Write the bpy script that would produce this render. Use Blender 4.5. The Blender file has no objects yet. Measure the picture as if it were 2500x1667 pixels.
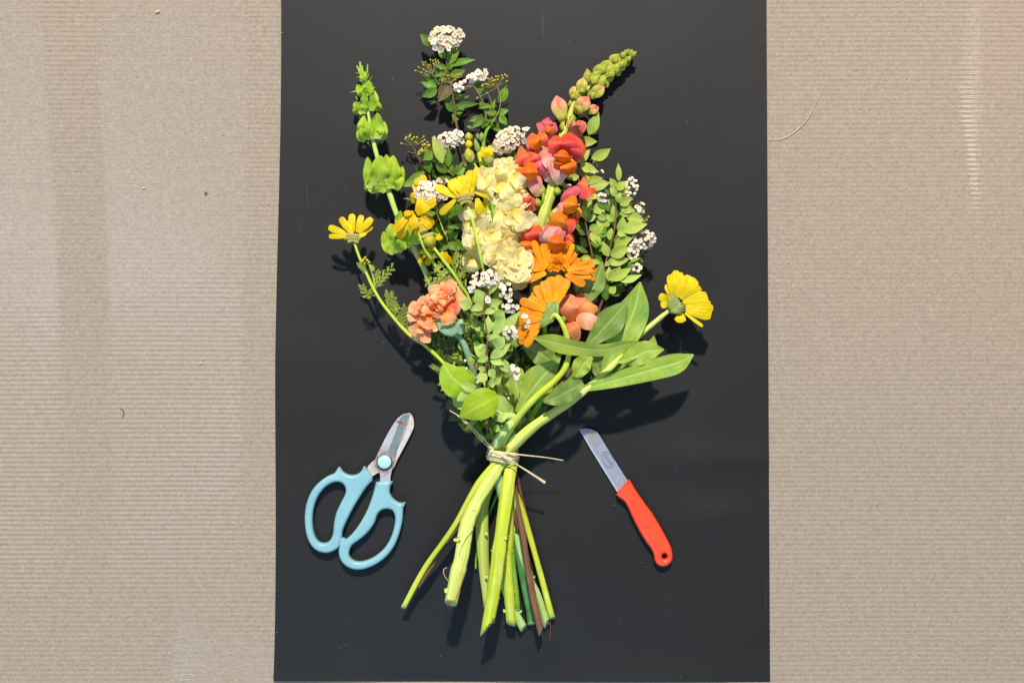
import bpy, math, random
import numpy as np
from mathutils import Vector, Matrix
R = math.radians
random.seed(7)
C = bpy.context.scene.collection
SC = bpy.context.scene

# ---------------- camera, world, light, exposure ----------------
S = 0.00045            # metres per photo pixel on the paper
D = 1.5                # camera height
cam = bpy.data.cameras.new('camera')
cam.sensor_width = 36; cam.lens = 36 * D / (2500 * S); cam.clip_end = 50; cam.clip_start = 0.05
co = bpy.data.objects.new('camera', cam); co.location = (0, 0, D); C.objects.link(co)
SC.camera = co
SC.view_settings.view_transform = 'Standard'; SC.view_settings.look = 'None'
SC.view_settings.exposure = 0; SC.view_settings.gamma = 1
try: SC.view_settings.use_curve_mapping = False
except Exception: pass
w = bpy.data.worlds.new('World'); SC.world = w; w.use_nodes = True
bg = w.node_tree.nodes['Background']; bg.inputs[0].default_value = (0.62, 0.80, 1.0, 1); bg.inputs[1].default_value = 0.31

def lamp(name, kind, loc, target, energy, color, size=0.1, size_y=None, **kw):
    l = bpy.data.lights.new(name, kind); l.energy = energy; l.color = color
    if kind == 'AREA':
        l.size = size
        if size_y: l.shape = 'RECTANGLE'; l.size_y = size_y
    else: l.shadow_soft_size = size
    for k, v in kw.items(): setattr(l, k, v)
    o = bpy.data.objects.new(name, l); o.location = loc
    if target: o.rotation_euler = (Vector(target) - Vector(loc)).to_track_quat('-Z', 'Y').to_euler()
    C.objects.link(o); return o
lamp('main_lamp', 'SPOT', (0.02, 5.1, 6.0), (0, 0, 0), 4200, (1.0, 0.95, 0.87), 0.18, spot_size=R(22), spot_blend=0.4)
lamp('window_light', 'AREA', (-0.86, 0.20, 2.0), None, 1.7, (0.66, 0.82, 1.0), 0.36, 0.7)
lamp('window_light', 'AREA', (-1.33, 0.20, 2.0), None, 1.7, (0.66, 0.82, 1.0), 0.30, 0.7)
lamp('low_window_light', 'AREA', (-0.45, -1.65, 2.0), (-0.2, -0.2, 0), 26, (0.36, 0.64, 1.0), 1.1, 0.7)
lamp('tube_lamp', 'AREA', (1.19, 0.80, 2.0), None, 0.42, (1.0, 0.96, 0.92), 0.022, 0.5)
lamp('warm_lamp', 'SPOT', (1.30, 1.5, 1.3), (0.62, 0.42, 0), 30, (1.0, 0.58, 0.28), 0.05, spot_size=R(24), spot_blend=1.0)

# ---------------- pixel frames ----------------
FR = {'n': (0, 0, 1), 'A': (840, 40, .24236), 'B': (1180, 100, .24236), 'C': (780, 380, .24236), 'D': (1140, 360, .24236),
      'E': (960, 640, .29337), 'F': (1280, 600, .29340), 'G': (720, 980, .28070), 'K': (1380, 1020, .24233),
      'M': (960, 1060, .19130), 'N': (960, 1280, .22965), 'a': (960, 280, .12758), 'c': (980, 660, .12757),
      'd': (1140, 580, .17857), 'e': (1120, 860, .16584), 'R': (1860, 0, .31888), 'S': (976, 342, .27)}
def P(f, x, y, z=0.0):
    ox, oy, s = FR[f]; px = ox + x * s; py = oy + y * s; h = z * 0.001
    k = (D - h) / D
    return Vector(((px - 1250) * S * k, (833.5 - py) * S * k, h))
def V(f, pts): return [P(f, *p) for p in pts]
def W(f, w): return w * FR[f][2] * S

# ---------------- scene graph helpers ----------------
def new_mesh(name, verts, faces, mats, mi=None, uvs=None, smooth=True):
    me = bpy.data.meshes.new(name)
    me.from_pydata([tuple(v) for v in verts], [], faces)
    for m in mats: me.materials.append(m)
    if mi: me.polygons.foreach_set('material_index', mi)
    if uvs is not None:
        uv = me.uv_layers.new(name='UVMap')
        li = np.empty(len(me.loops), dtype=np.int32); me.loops.foreach_get('vertex_index', li)
        uv.data.foreach_set('uv', np.asarray(uvs, dtype=np.float32)[li].ravel())
    if smooth: me.polygons.foreach_set('use_smooth', [True] * len(me.polygons))
    me.update(); return me

class Thing:
    def __init__(s, name, label, cat, base, group=None):
        s.o = bpy.data.objects.new(name, None); s.o.location = base; s.o.empty_display_size = .01
        C.objects.link(s.o); s.o['label'] = label; s.o['category'] = cat
        if group: s.o['group'] = group
        s.base = Vector(base)
    def part(s, name, geo, mats, parent=None, label=None, kind=None):
        verts, faces, uvs = geo[:3]; mi = geo[3] if len(geo) > 3 else None
        vs = [Vector(v) - s.base for v in verts]
        if not isinstance(mats, (list, tuple)): mats = [mats]
        if parent is None:
            me = new_mesh(name, vs, faces, mats, mi, uvs); o = bpy.data.objects.new(name, me); o.parent = s.o
        else:   # sub-part: parent part sits at its thing's base, so same local frame
            me = new_mesh(name, vs, faces, mats, mi, uvs); o = bpy.data.objects.new(name, me); o.parent = parent
        C.objects.link(o)
        if label: o['label'] = label
        if kind: o['kind'] = kind
        return o
    def inst(s, name, me, M, parent=None):
        o = bpy.data.objects.new(name, me); o.parent = parent or s.o
        o.matrix_local = Matrix.Translation(-s.base) @ M
        C.objects.link(o); return o

def merge(*gs):
    vs, fs, us, ms = [], [], [], []
    for g in gs:
        o = len(vs); vs += list(g[0]); fs += [tuple(i + o for i in f) for f in g[1]]; us += list(g[2])
        ms += list(g[3]) if len(g) > 3 and g[3] else [0] * len(g[1])
    return vs, fs, us, ms

# ---------------- geometry ----------------
def cr(pts, n):
    """Catmull-Rom resample of a list of equal-length tuples to n+1 samples."""
    a = np.array([tuple(p) if hasattr(p, '__len__') else (p,) for p in pts], float)
    if len(a) == 1: a = np.vstack([a, a])
    if len(a) == 2: 
        t = np.linspace(0, 1, n + 1)[:, None]; return a[0] * (1 - t) + a[1] * t
    e = np.vstack([2 * a[0] - a[1], a, 2 * a[-1] - a[-2]]); out = []
    for i in range(n + 1):
        t = i / n * (len(a) - 1); k = min(int(t), len(a) - 2); t -= k
        p0, p1, p2, p3 = e[k:k + 4]
        out.append(.5 * (2 * p1 + (p2 - p0) * t + (2 * p0 - 5 * p1 + 4 * p2 - p3) * t * t + (3 * p1 - p0 - 3 * p2 + p3) * t ** 3))
    return np.array(out)

PROF = {
 'leaf': lambda u: max(0, math.sin(math.pi * u ** .82)) ** 1.08,
 'ovate': lambda u: max(0, math.sin(math.pi * u ** .65)) ** .75,
 'obov': lambda u: max(0, math.sin(math.pi * u ** 1.4)) ** .7,
 'petal': lambda u: .46 + .54 * math.sin(min(1, u * 1.25) * math.pi / 2) if u < .82 else 1 - .30 * ((u - .82) / .18) ** 2,
 'strap': lambda u: .6 + .4 * math.sin(math.pi * min(1, u * 1.1)),
 'fan': lambda u: .16 + .84 * u ** .8 if u < .85 else 1 - .2 * ((u - .85) / .15) ** 2,
 'lobe': lambda u: .45 + .55 * math.sin(min(1, u * 1.5) * math.pi / 2) if u < .8 else 1 - .3 * ((u - .8) / .2) ** 2,
 'shell2': lambda u: max(.02, math.sin(math.pi * (.12 + .88 * u) ** .95)) ** .62,
 'shell': lambda u: (.35 + .65 * math.sin(min(1, u * 1.7) * math.pi / 2)) * (1 if u < .55 else max(.03, 1 - ((u - .55) / .45) ** 1.6)),
 'band': lambda u: 1.0,
}
def blade(path, hw, prof='leaf', nu=14, nv=6, fold=.15, cup=0., wave=0., wf=3., roll=0., rnd=0., tooth=0., ntooth=3, jag=0., seed=None, ridge=0., nrg=3):
    rs = random.Random(seed if seed is not None else random.random())
    pts = cr(path, nu)
    if isinstance(hw, (list, tuple)): ws = cr([(x,) for x in hw], nu)[:, 0]
    else: ws = [hw * PROF[prof](i / nu) for i in range(nu + 1)]
    L = sum(np.linalg.norm(pts[i + 1] - pts[i]) for i in range(nu))
    ph = rs.random() * 6.28; vs, us, fs = [], [], []
    up = Vector((0, 0, 1)); ps = None
    jg = [rs.uniform(-1, 1) for _ in range(nv + 1)]; asym = rs.uniform(-.06, .06)
    for i in range(nu + 1):
        c = Vector(pts[i]); T = (Vector(pts[min(i + 1, nu)]) - Vector(pts[max(i - 1, 0)])).normalized()
        s = T.cross(up)
        if s.length < .05: s = ps or Vector((1, 0, 0))
        s.normalize(); ps = s.copy()
        if roll: s = Matrix.Rotation(roll, 3, T) @ s
        n = s.cross(T).normalized(); u = i / nu; wd = max(ws[i], 1e-5)
        for j in range(nv + 1):
            v = j / nv * 2 - 1; a = abs(v)
            z = ridge * wd * math.cos(nrg * math.pi * v) * min(1, u * 3) + fold * a * wd + cup * v * v * wd + wave * wd * a ** 1.5 * math.sin(wf * 6.28 * u + ph + (1.3 if v > 0 else 0))
            lo = (-rnd * v * v * wd + tooth * wd * (abs(math.cos(ntooth * math.pi / 2 * v)) - .5) + jag * wd * jg[j]) * u ** 5
            p = c + s * (v * wd * (1 + asym * v)) + n * z + T * lo
            vs.append(p); us.append((u, j / nv))
    for i in range(nu):
        for j in range(nv):
            a = i * (nv + 1) + j; fs.append((a, a + 1, a + nv + 2, a + nv + 1))
    return vs, fs, us

def tube(path, rad, seg=10, n=None, cap=True, bump=0., cutang=0., seed=1, flat=1.):
    n = n or max(4, (len(path) - 1) * 7)
    pts = cr(path, n); rr = cr([(x,) for x in rad], n)[:, 0] if isinstance(rad, (list, tuple)) else [rad] * (n + 1)
    rs = random.Random(seed); vs, fs, us, ms = [], [], [], []
    nrm = None; L = 0
    for i in range(n + 1):
        c = Vector(pts[i]); T = (Vector(pts[min(i + 1, n)]) - Vector(pts[max(i - 1, 0)])).normalized()
        if i: L += (Vector(pts[i]) - Vector(pts[i - 1])).length
        if nrm is None: nrm = Vector((0, 0, 1)) - T * T.z; 
        nrm = (nrm - T * nrm.dot(T)); 
        if nrm.length < 1e-4: nrm = T.orthogonal()
        nrm.normalize(); b = T.cross(nrm); r = max(rr[i], 1e-5) * (1 + bump * rs.uniform(-1, 1) + (.05 * math.sin(i * .43 + rr[0] * 9e3) + .035 * math.sin(i * 1.1 + 2) + (.10 if i % 17 == 9 else .04 if i % 17 in (8, 10) else 0) if seg >= 8 else 0))
        for j in range(seg):
            a = 6.2832 * j / seg
            off = (nrm * math.cos(a) * flat + b * math.sin(a)) * (r * (1 + (.045 * math.cos(a * 5 + 1.3 * math.sin(i * .13)) if seg >= 20 else 0)))
            if cap and i == n and seg >= 8: off = off - T * math.cos(a) * r * .75
            if cutang and i == n: off = off + T * (b * math.sin(a)).dot(b) * r * cutang
            vs.append(c + off); us.append((L * 10, j / seg))
    for i in range(n):
        for j in range(seg):
            a = i * seg + j; a2 = i * seg + (j + 1) % seg
            fs.append((a, a2, a2 + seg, a + seg)); ms.append(0)
    if cap:
        fs.append(tuple(range(n * seg, n * seg + seg))); ms.append(1)
        fs.append(tuple(range(seg - 1, -1, -1))); ms.append(1)
    return vs, fs, us, ms

def lathe(base, tip, r, prof, seg=10, n=8, flat=1.0):
    a, b = Vector(base), Vector(tip); T = (b - a); L = T.length; T.normalize()
    nr = T.orthogonal().normalized() if abs(T.z) > .95 else (Vector((0, 0, 1)) - T * T.z).normalized()
    bi = T.cross(nr); vs, fs, us = [], [], []
    for i in range(n + 1):
        u = i / n; rad = max(1e-5, r * prof(u))
        for j in range(seg):
            t = 6.2832 * j / seg
            vs.append(a + T * (L * u) + (nr * math.cos(t) * flat + bi * math.sin(t)) * rad); us.append((u, j / seg))
    for i in range(n):
        for j in range(seg):
            k = i * seg + j; k2 = i * seg + (j + 1) % seg; fs.append((k, k2, k2 + seg, k + seg))
    fs.append(tuple(range(n * seg, n * seg + seg))); fs.append(tuple(range(seg - 1, -1, -1)))
    return vs, fs, us
DOME = lambda u: (.22 + .78 * math.sin(min(1, u * 1.5) * math.pi / 2)) * (1 if u < .6 else max(.15, math.cos((u - .6) / .4 * 1.45)))
EGG = lambda u: math.sin(math.pi * min(.98, .06 + u * .92)) ** .7 * (1.1 - .35 * u)
CUP = lambda u: (.35 + .65 * math.sin(min(1, u * 1.3) * math.pi / 2)) if u < .9 else 1 - (u - .9) * 1.5
def ball(c, r, seg=6, n=4):
    c = Vector(c); return lathe(c - Vector((0, 0, r)), c + Vector((0, 0, r)), r, lambda u: math.sin(math.pi * min(.985, max(.015, u))), seg, n)

def fan_mesh(name, mat, L=1., ang=1.1, ruffle=.2, k=4, cup=.3, serr=0., seed=0, nr=7, na=14):
    rs = random.Random(seed); vs, fs, us = [], [], []; p1, p2 = rs.random() * 6, rs.random() * 6
    jg = [rs.uniform(-1, 1) for _ in range(na + 1)]
    for i in range(nr + 1):
        r = .06 + .94 * i / nr
        for j in range(na + 1):
            t = -1 + 2 * j / na
            th = t * ang * (.35 + .65 * r)
            ll = L * r * (1 - .18 * t * t + serr * jg[j] * r ** 4)
            z = L * (cup * r * r - .25 * cup * r ** 4 + ruffle * r ** 2 * (math.sin(k * t * 2 + p1) + .5 * math.sin(k * 3.3 * t + p2)))
            vs.append((ll * math.cos(th), ll * math.sin(th), z)); us.append((i / nr, j / na))
    for i in range(nr):
        for j in range(na):
            a = i * (na + 1) + j; fs.append((a, a + 1, a + na + 2, a + na + 1))
    return new_mesh(name, vs, fs, [mat], None, us)
def place(pos, head, elev, sc, roll=0., tilt=None):
    M = Matrix.Rotation(head, 4, 'Z') @ Matrix.Rotation(-elev, 4, 'Y') @ Matrix.Rotation(roll, 4, 'X') @ Matrix.Scale(sc, 4)
    if tilt is not None: M = Vector((0, 0, 1)).rotation_difference(Vector(tilt)).to_matrix().to_4x4() @ M
    return Matrix.Translation(pos) @ M

# ---------------- materials ----------------
def warm(c, k=1.):
    r, g, b = c
    if g > r * .95: r = min(255, r * 1.10 + 6)      # leaves are a yellower green
    return (r, g, b)
def lin(c): return tuple(((x / 255) / 12.92 if x <= 10 else (((x / 255) + .055) / 1.055) ** 2.4) for x in c)
class N:
    def __init__(s, name):
        s.m = bpy.data.materials.new(name); s.m.use_nodes = True; s.t = s.m.node_tree; s.b = s.t.nodes['Principled BSDF']; s.out = s.t.nodes['Material Output']
    def n(s, typ, **kw):
        x = s.t.nodes.new(typ)
        for k, v in kw.items():
            if k.startswith('i_'): x.inputs[k[2:]].default_value = v
            else: setattr(x, k, v)
        return x
    def l(s, a, b): s.t.links.new(a, b)
    def math(s, op, a, b=None, clamp=False):
        x = s.n('ShaderNodeMath', operation=op, use_clamp=clamp)
        for i, q in enumerate((a, b)):
            if q is None: continue
            if isinstance(q, (int, float)): x.inputs[i].default_value = q
            else: s.l(q, x.inputs[i])
        return x.outputs[0]
    def mix(s, f, a, b, typ='MIX'):
        x = s.n('ShaderNodeMix', data_type='RGBA', blend_type=typ)
        for i, q in ((0, f), (6, a), (7, b)):
            if isinstance(q, (int, float)): x.inputs[i].default_value = q
            elif isinstance(q, tuple): x.inputs[i].default_value = (*q[:3], 1)
            else: s.l(q, x.inputs[i])
        return x.outputs[2]
    def noise(s, vec, scale, detail=3, rough=.5):
        x = s.n('ShaderNodeTexNoise'); x.inputs['Scale'].default_value = scale; x.inputs['Detail'].default_value = detail; x.inputs['Roughness'].default_value = rough
        if vec is not None: s.l(vec, x.inputs['Vector'])
        return x.outputs['Fac']
    def mapv(s, vec, sc, loc=(0, 0, 0)):
        x = s.n('ShaderNodeMapping'); x.inputs['Scale'].default_value = sc; x.inputs['Location'].default_value = loc; s.l(vec, x.inputs['Vector']); return x.outputs[0]
    def ramp(s, f, lo, hi):
        x = s.n('ShaderNodeMapRange'); x.inputs[1].default_value = lo; x.inputs[2].default_value = hi; s.l(f, x.inputs[0]); return x.outputs[0]

def organic(name, c1, c2, cbase=None, brange=(0, .5), streak=26, rough=.5, trans=.25, tcol=None, vein=0, veincol=None, nveins=9, var=.12, hue=.015, bump=.15, spec=.3, patch=None, dk=.8):
    """petal/leaf: streaks run along u, optional midrib and side veins from the UVs"""
    k = N(name); c1, c2 = lin(warm(c1)), lin(warm(c2)); cbase = warm(cbase) if cbase else None
    uv = k.n('ShaderNodeUVMap').outputs[0]; oi = k.n('ShaderNodeObjectInfo')
    sx = k.n('ShaderNodeSeparateXYZ'); k.l(uv, sx.inputs[0]); u, v = sx.outputs[0], sx.outputs[1]
    rnd = k.n('ShaderNodeCombineXYZ'); k.l(oi.outputs['Random'], rnd.inputs[2])
    ro = k.n('ShaderNodeVectorMath', operation='MULTIPLY_ADD'); k.l(rnd.outputs[0], ro.inputs[0]); ro.inputs[1].default_value = (0, 0, 50); k.l(uv, ro.inputs[2])
    st = k.noise(k.mapv(ro.outputs[0], (1.6, streak, 1)), 1.0, 4, .6)
    tc = k.n('ShaderNodeTexCoord').outputs['Object']
    bl = k.noise(tc, 90, 3, .6)
    f = k.math('ADD', k.math('MULTIPLY', st, .6), k.math('MULTIPLY', bl, .4))
    col = k.mix(k.ramp(f, .36, .62), c1, tuple(x * dk for x in c2))
    if cbase: col = k.mix(k.ramp(u, brange[1], brange[0]), col, lin(cbase))
    if patch:  # (colour, noise lo, hi)
        col = k.mix(k.ramp(k.noise(tc, 35, 3, .6), patch[1], patch[2]), col, lin(patch[0]))
    h = st
    if vein:
        av = k.math('ABSOLUTE', k.math('SUBTRACT', v, .5))
        mid = k.ramp(av, .045, .012)
        ph = k.math('SUBTRACT', k.math('MULTIPLY', u, nveins * 6.283), k.math('MULTIPLY', av, nveins * 4.2))
        sv = k.ramp(k.math('SINE', ph), .90, 1.0)
        vm = k.math('MAXIMUM', k.math('MULTIPLY', mid, vein), k.math('MULTIPLY', sv, vein * .38))
        col = k.mix(vm, col, lin(veincol or (190, 210, 120)))
        h = k.math('SUBTRACT', k.math('MULTIPLY', bl, .5), k.math('MULTIPLY', vm, .8))
    hs = k.n('ShaderNodeHueSaturation'); k.l(col, hs.inputs['Color'])
    k.l(k.math('ADD', k.math('MULTIPLY', oi.outputs['Random'], hue * 2), .5 - hue), hs.inputs['Hue'])
    r2 = k.math('FRACT', k.math('MULTIPLY', oi.outputs['Random'], 7.31))
    k.l(k.math('ADD', k.math('MULTIPLY', r2, var * 2), 1 - var), hs.inputs['Value'])
    col = hs.outputs[0]
    k.l(col, k.b.inputs['Base Color']); k.b.inputs['Roughness'].default_value = rough; k.b.inputs['Specular IOR Level'].default_value = spec
    bm = k.n('ShaderNodeBump'); bm.inputs['Strength'].default_value = bump; bm.inputs['Distance'].default_value = .0006; k.l(h, bm.inputs['Height'])
    k.l(bm.outputs[0], k.b.inputs['Normal'])
    if trans:
        tr = k.n('ShaderNodeBsdfTranslucent')
        if tcol: tr.inputs[0].default_value = (*lin(tcol), 1)
        else: k.l(col, tr.inputs[0])
        ms = k.n('ShaderNodeMixShader'); ms.inputs[0].default_value = trans
        k.l(k.b.outputs[0], ms.inputs[1]); k.l(tr.outputs[0], ms.inputs[2]); k.l(ms.outputs[0], k.out.inputs[0])
    return k.m

def simple(name, c1, c2=None, scale=60, rough=.5, metal=0., spec=.5, bump=0., detail=4, coat=0., coord='Object', msc=(1, 1, 1), lo=.35, hi=.65):
    k = N(name); tc = k.n('ShaderNodeTexCoord').outputs[coord]; f = k.noise(k.mapv(tc, msc), scale, detail, .6)
    col = k.mix(k.ramp(f, lo, hi), lin(c1), lin(c2 or c1)); k.l(col, k.b.inputs['Base Color'])
    k.b.inputs['Roughness'].default_value = rough; k.b.inputs['Metallic'].default_value = metal; k.b.inputs['Specular IOR Level'].default_value = spec
    k.b.inputs['Coat Weight'].default_value = coat
    if bump:
        b = k.n('ShaderNodeBump'); b.inputs['Strength'].default_value = bump; b.inputs['Distance'].default_value = .0005; k.l(f, b.inputs['Height']); k.l(b.outputs[0], k.b.inputs['Normal'])
    return k.m

def stem_mat(name, c1, c2, c3=None, rough=.45):
    k = N(name); uv = k.n('ShaderNodeUVMap').outputs[0]
    f = k.noise(k.mapv(uv, (1.2, 22, 1)), 1.0, 4, .6); tc = k.n('ShaderNodeTexCoord').outputs['Object']
    b = k.noise(tc, 28, 4, .65)
    c3 = c3 or c2
    col = k.mix(k.ramp(f, .35, .65), lin(c1), lin(tuple(x * .92 for x in c2)))
    pale = k.ramp(k.noise(k.mapv(uv, (.5, 9, 1), (3, 2, 0)), 1.0, 3, .6), .55, .70)
    col = k.mix(k.math('MULTIPLY', pale, .45), col, lin(tuple(min(255, x * 1.12 + 22) for x in c1)))
    brz = k.ramp(k.noise(tc, 70, 4, .7), .62, .72); col = k.mix(k.math('MULTIPLY', brz, .35), col, lin(tuple(x * .62 for x in c2)))
    col = k.mix(k.math('MULTIPLY', k.ramp(b, .5, .72), .75), col, lin(c3 or c2))
    sp = k.ramp(k.noise(tc, 420, 2, .5), .70, .76); col = k.mix(k.math('MULTIPLY', sp, .5), col, lin((70, 90, 20)))
    k.l(col, k.b.inputs['Base Color']); k.b.inputs['Roughness'].default_value = rough; k.b.inputs['Specular IOR Level'].default_value = .35
    bm = k.n('ShaderNodeBump'); bm.inputs['Strength'].default_value = .6; bm.inputs['Distance'].default_value = .0008; k.l(f, bm.inputs['Height']); k.l(bm.outputs[0], k.b.inputs['Normal'])
    return k.m

Mt = {}
Mt['leafspi'] = organic('spirea_leaf', (98, 148, 38), (72, 120, 26), vein=.35, veincol=(150, 180, 80), trans=.22, var=.22, hue=.02)
Mt['leafspil'] = organic('pale_spirea_leaf', (160, 194, 84), (138, 178, 64), vein=.3, veincol=(190, 208, 130), trans=.25, var=.14, dk=.9)
Mt['leafblue'] = organic('bluish_spirea_leaf', (164, 202, 104), (140, 186, 86), vein=.3, veincol=(180, 208, 140), trans=.25, var=.14, dk=.9)
Mt['leafdark'] = organic('dark_leaf', (60, 92, 30), (38, 66, 18), vein=.3, veincol=(110, 140, 60), trans=.2, var=.25)
Mt['leafred'] = organic('brown_tinted_leaf', (92, 66, 40), (70, 74, 30), vein=.5, veincol=(120, 110, 50), trans=.15)
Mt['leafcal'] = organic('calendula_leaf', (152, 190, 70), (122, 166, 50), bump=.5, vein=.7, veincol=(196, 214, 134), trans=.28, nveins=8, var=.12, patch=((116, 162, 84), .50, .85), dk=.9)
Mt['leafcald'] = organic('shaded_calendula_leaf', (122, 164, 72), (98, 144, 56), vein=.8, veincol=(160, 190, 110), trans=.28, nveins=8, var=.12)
Mt['leafround'] = organic('round_leaf', (154, 196, 34), (132, 176, 34), vein=.6, veincol=(190, 214, 96), trans=.3, nveins=6, var=.05, dk=.9)
Mt['bell'] = organic('bells_of_ireland_calyx', (166, 212, 58), (134, 188, 40), cbase=(176, 214, 100), brange=(0, .35), streak=10, trans=.35, vein=.25, veincol=(196, 226, 120), var=.1, hue=.01, dk=.9)
Mt['fern'] = organic('feathery_leaf', (140, 172, 66), (112, 148, 52), trans=.2, var=.15)
Mt['fernd'] = organic('dark_feathery_leaf', (84, 122, 50), (62, 98, 38), trans=.2, var=.2)
Mt['yellow'] = organic('yellow_petal', (248, 222, 12), (240, 204, 4), trans=.28, var=.05, hue=.006, bump=.5, streak=12, dk=.80)
Mt['yellowdeep'] = organic('deep_yellow_petal', (246, 204, 6), (238, 186, 4), trans=.28, var=.05, hue=.006, bump=.5, streak=12)
Mt['orange'] = organic('orange_calendula_petal', (255, 166, 8), (250, 142, 4), cbase=(255, 176, 24), trans=.28, var=.06, hue=.008, bump=.5, streak=14, dk=.80)
Mt['cream'] = organic('cream_stock_petal', (255, 247, 200), (255, 241, 176), cbase=(250, 226, 76), brange=(.05, .6), trans=.5, var=.04, hue=.006, bump=.35, streak=10, dk=.97)
Mt['creamcore'] = organic('stock_core', (236, 226, 90), (220, 214, 80), trans=.2)
Mt['peach'] = organic('peach_carnation_petal', (255, 214, 168), (255, 178, 114), cbase=(250, 126, 36), brange=(.2, .95), trans=.4, var=.05, hue=.01, streak=16, patch=((234, 96, 60), .62, .74), dk=.97)
Mt['salmon'] = organic('salmon_petal', (255, 176, 116), (250, 150, 92), cbase=(240, 130, 62), trans=.4, var=.05, hue=.01, streak=14, bump=.6, dk=.84)
Mt['salmonpale'] = organic('pale_salmon_petal', (255, 196, 164), (252, 176, 140), cbase=(250, 160, 112), trans=.3, var=.03, streak=12, dk=.84)
Mt['snapred'] = organic('snapdragon_lip', (252, 108, 56), (240, 84, 56), cbase=(236, 96, 104), brange=(0, .6), trans=.28, var=.06, hue=.01, streak=8)
Mt['snapmag'] = organic('snapdragon_magenta_lip', (232, 104, 104), (218, 84, 100), cbase=(238, 140, 126), trans=.28, var=.05, streak=8)
Mt['snapor'] = organic('snapdragon_orange_lip', (248, 134, 28), (244, 108, 26), cbase=(246, 160, 20), trans=.28, var=.05, hue=.01, streak=8)
Mt['snappink'] = organic('snapdragon_tube', (236, 146, 136), (218, 104, 112), cbase=(240, 200, 168), brange=(.3, .7), trans=.2, var=.05, streak=9)
Mt['snapbud'] = organic('snapdragon_pink_bud', (226, 132, 112), (216, 110, 104), cbase=(184, 188, 92), brange=(.1, .7), trans=.15, var=.06, streak=8)
Mt['snapgreen'] = organic('snapdragon_green_bud', (166, 186, 66), (128, 156, 44), cbase=(134, 162, 50), trans=.12, var=.15, streak=5)
Mt['snapgp'] = organic('snapdragon_turning_bud', (176, 180, 80), (150, 168, 62), cbase=(228, 150, 110), brange=(1.0, .62), trans=.12, var=.1, streak=5)
Mt['calyx'] = organic('green_calyx', (134, 166, 84), (100, 134, 66), trans=.1, var=.1, streak=10)
Mt['calyxm'] = organic('marguerite_calyx', (170, 184, 94), (152, 152, 84), trans=.1, var=.1, streak=18)
Mt['calyxb'] = organic('carnation_calyx', (136, 186, 136), (106, 160, 116), trans=.1, var=.05, streak=5)
Mt['budy'] = organic('yellow_green_bud', (182, 190, 56), (146, 162, 46), trans=.1, var=.1)
Mt['white'] = organic('white_petal', (250, 246, 232), (238, 230, 206), trans=.25, var=.04, hue=.005, streak=6, bump=.1, dk=.97)
Mt['ivory'] = organic('ivory_petal', (244, 232, 210), (228, 212, 184), trans=.25, var=.06, hue=.005, streak=6, bump=.1, dk=.97)
Mt['pollen'] = simple('pollen', (214, 196, 90), (170, 150, 60), 900, .7)
Mt['pedicel'] = stem_mat('pedicel', (168, 156, 82), (140, 120, 66))
Mt['cut'] = simple('cut_stem_flesh', (214, 222, 150), (190, 200, 120), 300, .6)
Mt['cutwood'] = simple('cut_wood', (206, 180, 130), (180, 150, 100), 300, .7)
Mt['st_lime'] = stem_mat('lime_stem', (184, 212, 62), (160, 196, 48), (196, 214, 84))
Mt['st_yel'] = stem_mat('yellow_green_stem', (200, 210, 62), (182, 196, 50), (206, 214, 104))
Mt['st_pale'] = stem_mat('pale_stem', (186, 208, 124), (158, 192, 112), (196, 214, 90))
Mt['st_thick'] = stem_mat('thick_stem', (212, 218, 120), (192, 204, 88), (190, 204, 58))
Mt['st_green'] = stem_mat('bright_green_stem', (132, 176, 44), (108, 156, 40), (150, 186, 60))
Mt['st_dark'] = stem_mat('dark_green_stem', (74, 122, 56), (56, 102, 48), (100, 146, 90))
Mt['st_brown'] = stem_mat('woody_brown_stem', (124, 84, 58), (96, 64, 46), (140, 100, 72), .7)
Mt['st_blue'] = stem_mat('bluish_stem', (150, 180, 150), (116, 156, 124), (100, 140, 120))
Mt['st_snap'] = stem_mat('snapdragon_stem', (194, 202, 90), (172, 186, 74), (190, 190, 110))
Mt['st_bell'] = stem_mat('bells_stem', (190, 208, 120), (166, 192, 90), (176, 200, 100))
Mt['scar'] = simple('stem_scar', (206, 156, 80), (176, 190, 80), 180, .7, bump=.5)
Mt['raffia'] = simple('raffia', (226, 208, 160), (198, 176, 126), 6, .6, msc=(60, 60, 60), bump=.3, coord='Object')

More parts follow.
